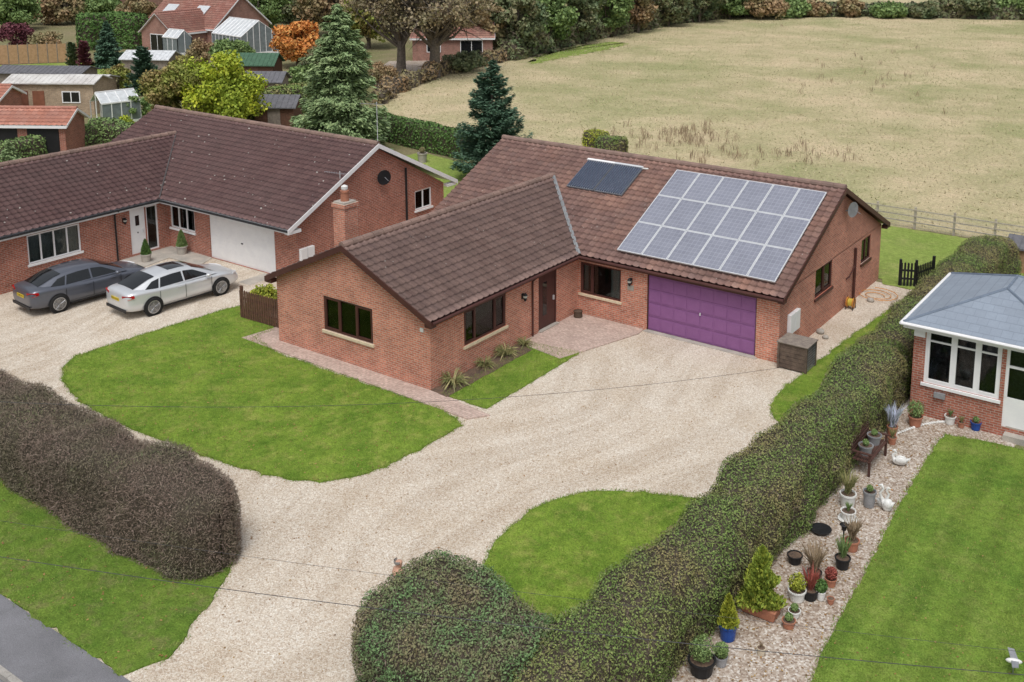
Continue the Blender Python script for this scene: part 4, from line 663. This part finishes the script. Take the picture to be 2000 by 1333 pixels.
# ================= FENCES =================
def picket(lb,A,B,h,mat,step=.12,wd=.09,cat='fence',nm='picket_fence'):
    A,B=Vector(A),Vector(B); L_=(B-A).length; d=(B-A)/L_; ang=math.atan2(d.y,d.x); t=thing(nm,lb,cat,(A.x,A.y,0),ang); m=MB(); k=int(L_/step)
    for i in range(k): x=i*step; hh=h-random.random()*.02; m.prism([(x,0,.05),(x+wd,0,.05),(x+wd,0,hh-.05),(x+wd/2,0,hh),(x,0,hh-.05)],(0,.02,0))
    m.build('pickets',mat,t); m=MB(); m.box(0,L_,.021,.06,.3,.38); m.box(0,L_,.021,.06,h-.4,h-.32); m.build('rail',mat,t)
    for x in (0,L_): MB().box(x-.05,x+.05,.061,.15,0,h+.08).build('post',mat,t)
picket('brown picket fence panel between drive and wing corner',G(470,622),(-7.15,.75),1.15,wood)
picket('black picket gate at the end of the side strip',G(1757,560),G(1788,562),1.05,blk,.13,.08,'gate','picket_gate'); picket('short black picket fence panel against the long hedge',G(1791,562),G(1826,548),.95,blk,.13,.08)
t=thing('post_and_rail_fence','weathered post and rail fence with wire mesh along the field','fence',(14,YF,0),world=True); pts=[Vector((3.5+i*1.85,YF,0)) for i in range(15)]
for i,p in enumerate(pts): MB().box(p.x-.05,p.x+.05,p.y-.05,p.y+.05,0,1.1).build('post',palew,t)
m=MB(); w_=MB()
for z in (.35,.65,.95): m.box(pts[0].x,pts[-1].x,YF-.09,YF-.052,z-.03,z+.03)
m.build('rail',palew,t)
for k in range(7): w_.tube([(pts[0].x,YF-.11,.1+k*.13),(pts[-1].x,YF-.11,.1+k*.13)],.003,3)
for k in range(130): w_.tube([(pts[0].x+k*.2,YF-.11,.05),(pts[0].x+k*.2,YF-.11,.9)],.002,3)
w_.build('wire_mesh',greyp,t,norm=False)
bhouse('garden_shed','low brown shed with grey roof at the right edge behind the conservatory','shed',2018,528,R(0),1.9,1.6,1.15,1.45,wood2,asph,[('l',0,.1,.7,.9,wood)],tiles=False,over=.12)
# ================= CARS =================
def text(s,size,mat,parent,loc,rot):
    cu=bpy.data.curves.new('t','FONT'); cu.body=s; cu.size=size; cu.align_x='CENTER'; cu.align_y='CENTER'; cu.extrude=.001; ob=bpy.data.objects.new('t',cu); C.objects.link(ob); dg=bpy.context.evaluated_depsgraph_get(); me=bpy.data.meshes.new_from_object(ob.evaluated_get(dg)); bpy.data.objects.remove(ob)
    me.materials.clear(); me.materials.append(mat); o=bpy.data.objects.new('lettering',me); link(o,parent); o.location=loc; o.rotation_euler=rot; return o
def car(lb,loc,rz,paint,plate,zs=1.,group=None):
    t=thing('parked_car',lb,'car',(*loc,.004),rz)
    st=[(-2.40,.40,.80,.66),(-2.36,.32,1.0,.80),(-2.14,.25,1.08,.89),(-1.5,.21,1.04,.93),(-.6,.2,.97,.93),(.5,.2,.95,.93),(1.1,.2,.95,.925),(1.7,.21,.90,.915),(2.12,.24,.81,.86),(2.34,.3,.69,.75),(2.40,.42,.58,.62)]
    vs=[]; 
    for x,zb,zt,hw in st:
        h=[(0,zb),(.8*hw,zb),(.96*hw,zb+.09),(hw,zb+.42*(zt-zb)),(.97*hw,zb+.62*(zt-zb)),(.985*hw,zt-.12),(.9*hw,zt-.02),(.5*hw,zt+.015)]; rg=[(y,z) for y,z in h]+[(0,zt+.025)]+[(-y,z) for y,z in h[:0:-1]]; vs+=[(x,y,z) for y,z in rg]
    n_=len(vs)//len(st); fs=[(i*n_+k,i*n_+(k+1)%n_,(i+1)*n_+(k+1)%n_,(i+1)*n_+k) for i in range(len(st)-1) for k in range(n_)]+[tuple(range(n_)),tuple(range((len(st)-1)*n_,len(st)*n_))]
    MB().add(vs,fs).build('body',paint,t,smooth=True,sub=2)
    cs=[(-2.12,1.04,.60),(-1.8,1.15,.60),(-1.4,1.30,.585),(-1.0,1.39,.58),(-.5,1.435,.585),(0.,1.435,.59),(.35,1.39,.60),(.75,1.24,.64),(1.05,1.1,.69),(1.35,.965,.73)]
    def ins(x):
        for (a,b) in zip(cs[:-1],cs[1:]):
            if a[0]<=x<=b[0]: u=(x-a[0])/(b[0]-a[0]); return a[1]+(b[1]-a[1])*u,a[2]+(b[2]-a[2])*u
        return cs[-1][1:]
    vs=[]
    for x,z,y in cs: r=[(.83,.93),(y+.03,max(z-.07,.94)),(y-.04,z-.015),(y*.5,z+.005)]; vs+=[(x,a,b) for a,b in r]+[(x,0,z+.012)]+[(x,-a,b) for a,b in r[::-1]]
    n_=9; fs=[(i*n_+k,i*n_+k+1,(i+1)*n_+k+1,(i+1)*n_+k) for i in range(len(cs)-1) for k in range(n_-1)]
    MB().add(vs,fs).build('cabin',paint,t,smooth=True,norm=True)
    def side(x,f,s,off=.008):
        z,y=ins(x); zb_,zt_=.965,z-.085; Z=zb_+(zt_-zb_)*f; u=(Z-.93)/(max(z-.07,.94)-.93); return (x,s*(.83+(y+.03-.83)*u+off),Z)
    for s in (1,-1):
        for (xa,xb,xc,xd) in ((-1.72,-1.12,-1.0,-1.3),(-1.06,-.10,-.10,-.94),(-.03,1.0,.45,-.03)):
            m=MB(); k=6; A_=[side(xa+(xb-xa)*i/k,.04,s) for i in range(k+1)]; B_=[side(xd+(xc-xd)*i/k,.95,s) for i in range(k+1)]; m.add(A_+B_,[(i,i+1,k+2+i,k+1+i) for i in range(k)]); m.build('side_window',cglass,t,norm=False)
        m=MB()
        for x in (-1.12,-.07,1.04): m.box(x-.005,x+.005,s*.922-.006,s*.922+.006,.34,.88)
        m.box(-1.0,1.0,s*.915-.01,s*.915+.01,.24,.29); m.build('door_seam',blk,t)
        for x in (-.38,.62): MB().box(x,x+.2,s*.915-.012,s*.915+.02,.80,.825).build('door_handle',paint,t)
        MB().ell((.88,s*.98,1.0),(.1,.1,.07)).build('wing_mirror',paint,t,smooth=True)
        MB().prism([(-2.37,s*.48,.84),(-2.31,s*.79,.80),(-2.1,s*.885,.86),(-2.12,s*.86,.95),(-2.34,s*.76,.95),(-2.385,s*.48,.92)],(-.025,s*.012,.0)).build('tail_light',redp,t)
        MB().prism([(2.32,s*.45,.64),(2.2,s*.78,.66),(2.0,s*.86,.72),(2.02,s*.84,.77),(2.24,s*.72,.73),(2.33,s*.45,.70)],(.03,s*.012,.015)).build('headlight',lensM,t)
        for x in (-1.42,1.43):
            MB().lathe([(.02,0),(.395,0),(.395,.004),(.02,.004)],(x,s*.923,.35),28,'y').build('wheel_arch',blk,t)
            w=MB().lathe([(.24,-.11),(.32,-.115),(.345,-.09),(.345,.09),(.32,.115),(.24,.11)],(x,s*.835,.345),28,'y').build('wheel',tyre,t,smooth=True)
            m=MB(); m.lathe([(.25,-.01),(.25,.012),(.222,.012),(.222,-.01)],(x,s*.945,.345),28,'y'); m.lathe([(.05,-.01),(.05,.012)],(x,s*.945,.345),10,'y')
            for k in range(5):
                for da in (-.13,.13): an=2*PI*k/5+.3; c_,s2_=math.cos(an),math.sin(an); c2_,s3_=math.cos(an+da),math.sin(an+da); m.tube([(x+.03*c_,s*.948,.345+.03*s2_),(x+.225*c2_,s*.948,.345+.225*s3_)],.013,4)
            m.build('rim',rimM,w)
    def top(xa,xb,nm,ins_=.05):
        m=MB(); k=5; vs=[]
        for i in range(k+1):
            x=xa+(xb-xa)*i/k; z,y=ins(x); vs+=[(x,-(y-ins_),z+.004),(x,-(y-ins_)*.5,z+.02),(x,0,z+.026),(x,(y-ins_)*.5,z+.02),(x,(y-ins_),z+.004)]
        m.add(vs,[(i*5+j,i*5+j+1,(i+1)*5+j+1,(i+1)*5+j) for i in range(k) for j in range(4)]); m.build(nm,cglass,t,smooth=True,norm=False)
    top(.42,1.28,'windscreen'); top(-2.0,-1.12,'rear_window')
    if paint is silver: top(-.5,.2,'sunroof',.17)
    p=MB().box(-2.42,-2.402,-.26,.26,.69,.8).build('number_plate',yel,t); text(plate,.1,blk,p,(-2.4225,0,.745),(R(90),0,R(-90)))
    MB().box(2.395,2.41,-.45,.45,.42,.6).build('grille',blk,t); MB().prism([(-2.385,-.7,.3),(-2.385,.7,.3),(-2.385,.7,.42),(-2.385,-.7,.42)],(-.03,0,0)).build('rear_bumper',blk,t,bev=.01)
    return t
a=G(302,617); b=G(424,580); hd=math.atan2(b[1]-a[1],b[0]-a[0])
def carpos(rw,hd): return (rw[0]+1.42*math.cos(hd)-.93*math.sin(hd),rw[1]+1.42*math.sin(hd)+.93*math.cos(hd))
car('silver saloon car parked on the gravel nearer the lawn',carpos(a,hd),hd,silver,'FG70 UDW',group='cars parked on the neighbour gravel')
a2=G(118,611); car('dark grey saloon car parked on the gravel left of the silver one',carpos(a2,hd),hd,grey_car,'YG08 EMV',group='cars parked on the neighbour gravel')
# ================= POTS AND SMALL THINGS =================
def pot(lb,px,py,r,h,pm,plant=None,pmat=None,ps=.2,cat='plant pot',sauc=False,nm='plant_pot',loc=None,shape=1.25):
    x,y=loc or G(px,py); t=thing(nm,lb,cat,(x,y,.02)); m=MB(); m.lathe([(r/shape,0),(r*.97,h*.86),(r*1.08,h*.87),(r*1.08,h),(r*.93,h),(r*.9,h*.9),(.01,h*.88)],(0,0,0),18)
    m.build('pot',pm,t,smooth=False)
    MB().lathe([(.01,h*.895),(r*.9,h*.9)],(0,0,0),14).build('soil',soil,t,norm=False)
    if sauc: MB().lathe([(r*1.0,-.01),(r*1.4,.02),(r*1.4,.035),(.01,.02)],(0,0,0),18).build('saucer',pm,t)
    if plant=='ball': ball((0,0,h+ps*.85),ps,900,.05,pmat,'foliage',t)
    elif plant=='cone':
        k=2600; u=rng.random((k,1))**1.3; a=rng.uniform(0,2*PI,(k,1)); rr=ps*(1-u)**.7*rng.uniform(.6,1.1,(k,1)); Pp=np.concatenate([np.cos(a)*rr,np.sin(a)*rr,h+u*ps*3.2],1); D=np.concatenate([np.cos(a)*.5,np.sin(a)*.5,np.ones((k,1))],1); leafobj('foliage',leaves(Pp,.09,.5,None,D,1.),pmat,t)
    elif plant=='grass':
        k=160; a=rng.uniform(0,2*PI,(k,1)); D=np.concatenate([np.cos(a)*.45,np.sin(a)*.45,np.ones((k,1))],1); Pp=np.array([0,0,h])+unit(D)*ps*rng.uniform(.4,1.,(k,1)); leafobj('foliage',leaves(Pp,ps*1.1,.05,None,D,.5),pmat,t)
    return t
pot('tall pale blue flowering plant in terracotta pot at far end of the bed',1742,850,.15,.26,terra,'grass',L_blue,.5)
pot('terracotta pot of green foliage by the conservatory corner',1787,832,.2,.3,terra,'ball',L_gr,.26)
pot('white and blue pot against the conservatory brickwork',1855,828,.16,.24,whitep,'grass',L_gr,.14); pot('small brown pot between the white and the cobalt pots',1877,836,.1,.16,terra,'grass',L_sp,.14); pot('cobalt blue pot at the foot of the conservatory wall',1905,840,.15,.24,bluep,'ball',L_gr,.08)
pot('small terracotta pot below the pale blue flowers',1742,868,.12,.2,terra,'grass',L_sp,.2)
pot('white pot of straggly grass beside the hedge',1655,990,.2,.36,whitep,'grass',L_sp,.42); pot('grey tapered bucket planter left of the tall white bird statue',1697,990,.16,.42,greyp,'ball',L_gr,.08)
pot('pale pot standing in a wide white saucer',1656,1016,.18,.24,whitep,'grass',L_gr,.16,sauc=True); pot('terracotta pot of yellowing grass by the dark lamp',1663,1075,.17,.25,terra,'grass',L_dry,.42)
pot('black pot with straggly stems in front of the yellowing grass',1645,1110,.17,.26,blk,'grass',L_gr,.34); pot('brown dry grasses in a low dark pot near the hedge',1590,1130,.16,.15,blk,'grass',L_dry,.5)
pot('white ceramic pot with round golden shrub',1556,1172,.19,.24,whitep,'ball',L_gold,.2); pot('black pot with red stems next to the white ceramic pot',1582,1170,.17,.22,blk,'grass',L_red,.36); pot('small white pot with dark green topiary ball',1603,1172,.1,.2,whitep,'ball',L_clip,.14)
pot('terracotta pot holding red heather behind the topiary ball',1622,1145,.13,.18,terra,'ball',L_red,.14); pot('royal blue pot with upright golden conifer',1421,1248,.19,.34,bluep,'cone',L_gold,.2)
pot('white rimmed pot nearer the lawn edge',1551,1205,.13,.14,whitep,'ball',L_gr,.08); pot('shallow terracotta bowl under the white rimmed pot',1540,1226,.14,.16,terra,'ball',L_gr,.08); pot('tiny cream pot alone on the gravel',1486,1280,.09,.16,M('cream_pot',(.6,.52,.4)),'grass',L_dry,.08)
pot('large black tub of trailing green leaves at the hedge foot',1370,1315,.26,.3,blk,'ball',L_gr,.26); pot('black pot just left of the red heather group',1552,1100,.17,.2,blk); pot('grey stone pot beside the big black tub',1408,1300,.13,.2,greyp,'ball',L_gr,.15)
pot('small terracotta pot in front of the dark tub cluster',1622,1180,.08,.12,terra); pot('small brown pot on gravel left of the terracotta bowl',1520,1185,.09,.12,terra)
t=thing('planter_trough','terracotta trough with large golden-green conifer','planter',(*G(1485,1200),.02)); MB().prism([(-.36,-.16,0),(.36,-.16,0),(.42,-.2,.26),(-.42,-.2,.26)],(0,.36,0)).build('trough',terra,t,bev=.02)
k=6500; u=rng.random((k,1))**1.2; a=rng.uniform(0,2*PI,(k,1)); lob=1+.35*np.sin(u*16+a*2); rr=.38*(1-u)**.65*lob*rng.uniform(.5,1.1,(k,1)); leafobj('foliage',leaves(np.concatenate([np.cos(a)*rr,np.sin(a)*rr,.26+u*1.3],1),.1,.5,None,np.concatenate([np.cos(a)*.5,np.sin(a)*.5,np.ones((k,1))],1),1.),L_gg,t)
t=thing('bird_bath_dish','round black dish lying on the gravel by the hedge','dish',(*G(1603,1040),.02)); MB().lathe([(.02,.02),(.22,.03),(.26,.08),(.23,.08),(.02,.05)],(0,0,0),20).build('dish',blk,t)
t=thing('garden_lamp','short black solar garden lamp among the pots','lamp',(*G(1646,1075),.02)); MB().lathe([(.02,0),(.02,.5)],(0,0,0),8).build('stake',blk,t); MB().lathe([(.05,.5),(.07,.62),(.11,.64),(.02,.7)],(0,0,0),10).build('lamp_head',blk,t)
t=thing('garden_bench','dark wooden slatted bench holding two grey buckets beside the hedge','bench',(G(1668,925)[0]-.0,G(1690,925)[1]+.55,0),R(90))
m=MB(); [m.box(-.75,.75,-.42+k*.1,-.34+k*.1,.42,.445) for k in range(5)]; m.build('seat',bench_w,t); m=MB(); [m.box(-.75,.75,.1+k*.02,.125+k*.02,.52+k*.11,.6+k*.11) for k in range(4)]; m.build('backrest',bench_w,t)
for x in (-.72,.66):
    MB().box(x,x+.06,-.42,-.36,0,.62).build('leg',bench_w,t); MB().box(x,x+.06,.126,.18,0,.5).build('leg',bench_w,t); MB().box(x-.01,x+.07,-.46,.1,.621,.65).build('armrest',bench_w,t)
bl_=t.location; 
for i,(d,lb) in enumerate(((.38,'dark grey bucket planter on the far end of the bench'),(-.32,'dark grey bucket planter on the near end of the bench'))):
    q=pot(lb,0,0,.19,.26,greyp,'ball',L_gr,.08,loc=(bl_[0]+.15,bl_[1]+d)); q.location.z=.446
def swan(lb,px,py,s,up,rz,nm='swan_ornament',bl=.28):
    t=thing(nm,lb,'garden ornament',(*G(px,py),.02),rz); m=MB(); m.ell((0,0,.16*s),(bl*s,.13*s,.15*s+.06*up*s),14,8); m.tube([(.2*s-.1*up*s,0,.2*s),(.28*s-.1*up*s,0,.38*s),(.24*s,0,(.42+.12*up)*s),(.14*s,0,(.5+.2*up)*s),(.2*s,0,(.58+.24*up)*s),(.3*s,0,(.56+.22*up)*s)],[.07*s,.05*s,.042*s,.04*s,.05*s,.03*s],8); m.tube([(-.7*bl*s,0,.2*s),(-1.35*bl*s,0,.3*s)],[.08*s,.02*s],6)
    m.build('body',whitep,t,smooth=True,norm=False)
    for sg_ in (1,-1): MB().ell((-.02,sg_*.1*s,.22*s),(bl*.8*s,.05*s,.12*s),10,6).build('wing',whitep,t,smooth=True)
    MB().tube([(.3*s,0,(.56+.22*up)*s),(.38*s,0,(.53+.21*up)*s)],[.025*s,.008*s],6).build('beak',oran,t)
swan('white swan planter beside the bench',1757,910,.72,0,R(200)); swan('tall white bird statue below the bench',1732,998,.8,1.,R(190),bl=.16); swan('second white bird figure pressed against the tall one',1722,990,.65,.9,R(20),bl=.15); 
t=thing('bird_ornament','white and grey bird figure with spread wings on the lawn, bottom right corner','garden ornament',(*G(1978,1318),.3),R(20)); m=MB(); m.ell((0,0,.0),(.16,.055,.055),12,8); m.build('body',whitep,t,smooth=True)
for s in (1,-1): MB().prism([(-.06,s*.04,.02),(.08,s*.04,.02),(.04,s*.28,.06),(-.08,s*.3,.06)],(0,0,.012)).build('wing',greyp,t)
MB().tube([(0,0,-.3),(0,0,-.05)],.01,5).build('stake',greyp,t)
for i in range(26):
    u=i/25; px=1745+u*110; py=852-26*math.sin(u*PI*.55); x,y=G(px,py); s=random.uniform(.04,.06); tag(MB().ell((x,y,.03),(s,s*.8,s*.7),8,5).build('edging_stone',whitep,None,smooth=True),'white pebble in the curved stone edging by the conservatory','stone','white edging stones')
pot('square stone planter with small conical shrub near the dark grey car','',0,.22,.35,conc,'cone',L_clip,.2,loc=G(286,512)); pot('stone planter with dark shrub below the neighbour window','',0,.24,.38,conc,'cone',L_gr,.22,loc=G(356,497)); pot('small brown pot beside the dark front door','',0,.16,.26,M('brown_glaze',(.1,.07,.05)),None,loc=(.32,7.85),shape=.95)
x,y=G(825,318); pot('stone urn on the lawn behind the left bungalow','',0,.3,.6,conc,'ball',L_ru,.2,loc=(x,y))
for i,(px,py,s,lb) in enumerate(((880,752,.72,'spiky strap-leaved plant at the wing corner, largest of four'),(935,716,.5,'spiky strap-leaved plant second from the wing corner'),(975,694,.6,'spiky strap-leaved plant third from the wing corner'),(1015,675,.45,'spiky strap-leaved plant nearest the front door'))):
    x,y=G(px,py); x=min(max(x,.3),.6); t=thing('strap_plant',lb,'plant',(x,y,.05),group='spiky plants along the wing wall'); k=85; a=rng.uniform(0,2*PI,(k,1)); D=np.concatenate([np.cos(a),np.sin(a),rng.uniform(.3,1.6,(k,1))],1); P1=unit(D)*s*.35*rng.uniform(.8,1.2,(k,1)); V1=leaves(P1,s*.8,.07,None,D,.2); P2=P1*1.9-np.array([0,0,.12*s]); D2=D.copy(); D2[:,2]-=1.0; V2=leaves(P2,s*.6,.07,None,D2,.2); leafobj('leaves',np.concatenate([V1,V2]),L_sp,t)
t=thing('wooden_log_box','weathered wooden box store beside the garage corner','storage box',(8.78,8.3,0)); m=MB()
for k in range(6): m.box(-.48,.48,-.4,-.37,.06+k*.14,.19+k*.14)
for k in range(6): m.box(-.48,-.45,-.369,.37,.06+k*.14,.19+k*.14)
m.box(-.48,.48,.37,.4,.06,.9); m.build('boards',boxw,t)
for a in (-.515,.445):
    for b in (-.44,.37): MB().box(a,a+.07,b,b+.07,0,.92).build('post',boxw,t)
m=MB(); [m.box(-.55,.55,-.46+k*.155,-.315+k*.155,.921,.95) for k in range(6)]; m.build('lid',greyw,t); m=MB(); [m.tube([(.49,-.36+k*.09,.06),(.49,-.36+k*.09,.9)],.006,4) for k in range(9)]; [m.tube([(.49,-.4,.1+k*.09),(.49,.38,.1+k*.09)],.006,4) for k in range(9)]; m.build('wire_front',greyp,t,norm=False); MB().box(-.42,.4,-.35,.35,.06,.7).build('logs',wood,t)
yy=onX(1648,612,Wd)[0]; t=thing('hose_reel','yellow and orange garden hose reel against the gable wall','hose reel',(Wd+.25,yy,0),R(90)); m=MB(); [m.lathe([(.1,-.02),(.2,-.02),(.2,.02),(.1,.02)],(0,dy,.27),20,'y') for dy in (-.12,.12)]; m.build('reel',oran,t); MB().lathe([(.12,-.1),(.15,-.08),(.15,.08),(.12,.1)],(0,0,.27),18,'y').build('hose',yhose,t); m=MB(); m.tube([(-.18,-.14,0),(0,-.14,.5),(.18,-.14,0)],.015,5); m.tube([(-.18,.14,0),(0,.14,.5),(.18,.14,0)],.015,5); m.build('stand',blk,t)
t=thing('coiled_hose','loose orange hose coil lying on the side path','hose',(*G(1712,580),.03)); m=MB(); m.tube([(math.cos(a*.5)*(.3+.02*a),math.sin(a*.5)*(.22+.02*a),.02+.002*a) for a in range(30)],.015,5); m.build('coil',oran,t)
for px,py,s in ((1602,652,.16),(1612,662,.12),(1700,590,.15)): x,y=G(px,py); tag(MB().ell((x,y,s*.5),(s,s*.8,s*.7),9,6).build('garden_stone',conc,None,smooth=True),'grey garden stone on the side path, %s'%('nearest the storage box' if px==1602 else 'just below the nearest one' if px==1612 else 'by the hose coil'),'stone')
# ================= OVERHEAD WIRES =================
def wire(lb,pts,r=.012):
    P=[(*G(a,b,z),z) for a,b,z in pts]; m=MB().tube(P,r,5); tag(m.build('overhead_cable',cableM,None,norm=False),lb,'cable')
def qd(p0,p1,p2,k=24): return [tuple((1-t)**2*a+2*t*(1-t)*b+t*t*c for a,b,c in zip(p0,p1,p2)) for t in [i/k for i in range(k+1)]]
wire('thin black overhead cable crossing the entrance in front of the hedges',qd((-300,1040,6.),(900,1240,5.7),(2400,1350,6.)),.0045); wire('thin overhead cable above the verge end of the twiggy hedge',qd((-200,985,6.),(600,1120,5.8),(2500,1330,6.)),.0022)
wire('thin overhead cable crossing the front lawn towards the garage corner',qd((-250,770,5.5),(700,840,4.5),(1528,718,2.2)),.0045)
# ================= PERSON =================
def skinmesh(name,V,E,Rr,mat,parent,sub=2):
    me=bpy.data.meshes.new(name); me.from_pydata(V,E,[]); o=bpy.data.objects.new(name,me); link(o,parent); md=o.modifiers.new('skin','SKIN'); 
    if not me.skin_vertices: 
        bm=bmesh.new(); bm.from_mesh(me); bm.verts.layers.skin.verify(); bm.to_mesh(me); bm.free()
    for i,r in enumerate(Rr): me.skin_vertices[0].data[i].radius=(r,r) if not isinstance(r,tuple) else r
    me.skin_vertices[0].data[0].use_root=True; s=o.modifiers.new('sub','SUBSURF'); s.levels=sub; s.render_levels=sub; me.materials.append(mat); return o
px_,py_=G(777,1088,1.74); pr=thing('person','person in a grey-blue jacket standing behind the rounded hedge, only head and shoulder showing','person',(px_,py_,.004),R(60))
V=[(0,0,.92),(0,0,1.1),(0,0,1.3),(0,0,1.42),(.01,0,1.5),(.02,0,1.58),(.02,0,1.66)]; E=[(i,i+1) for i in range(6)]; Rr=[(.15,.11),(.14,.1),(.16,.11),(.09,.08),.05,.085,.08]
for s in (1,-1):
    k=len(V); V+=[(0,.1*s,.88),(.02,.1*s,.5),(-.01,.11*s,.09),(.12,.12*s,.04)]; E+=[(0,k),(k,k+1),(k+1,k+2),(k+2,k+3)]; Rr+=[.09,.06,.04,.035]
    k=len(V); V+=[(0,.19*s,1.38),(-.02,.24*s,1.1),(.08,.25*s,.87),(.11,.25*s,.8)]; E+=[(3,k),(k,k+1),(k+1,k+2),(k+2,k+3)]; Rr+=[.06,.045,.03,.034]
    for f in range(4): j=len(V); V+=[(.09+.018*f,.25*s,.755),(.1+.018*f,.24*s,.715-.006*(f in(1,2)))]; E+=[(k+3,j),(j,j+1)]; Rr+=[.01,.008]
    j=len(V); V+=[(.15,.24*s,.79),(.165,.23*s,.75)]; E+=[(k+3,j),(j,j+1)]; Rr+=[.011,.009]
skinmesh('body',V,E,Rr,skin,pr)
V=[(0,0,.95),(0,0,1.12),(0,0,1.3),(0,0,1.38)]; E=[(0,1),(1,2),(2,3)]; Rr=[(.17,.13),(.16,.12),(.165,.12),(.09,.085)]
for s in (1,-1): k=len(V); V+=[(0,.19*s,1.35),(-.02,.235*s,1.1),(.07,.25*s,.9)]; E+=[(3,k),(k,k+1),(k+1,k+2)]; Rr+=[.07,.058,.048]
skinmesh('jacket',V,E,Rr,jacketM,pr); V=[(0,0,.93)]; E=[]; Rr=[(.17,.13)]
for s in (1,-1): k=len(V); V+=[(0,.1*s,.85),(.02,.1*s,.5),(-.01,.11*s,.12)]; E+=[(0,k),(k,k+1),(k+1,k+2)]; Rr+=[.105,.075,.06]
skinmesh('trousers',V,E,Rr,jeans,pr)
m=MB(); m.add([(.01+.1*math.sin(a)*math.cos(b),.094*math.sin(a)*math.sin(b),1.645+.1*math.cos(a)) for a in [PI*(.42+.24*i/4) for i in range(5)] for b in [PI*(.5+i/10) for i in range(11)]],[(i*11+j,i*11+j+1,(i+1)*11+j+1,(i+1)*11+j) for i in range(4) for j in range(10)]); m.build('hair',hairM,pr,smooth=True,norm=False)
for o in bpy.data.objects:
    if '_w' in o: del o['_w']
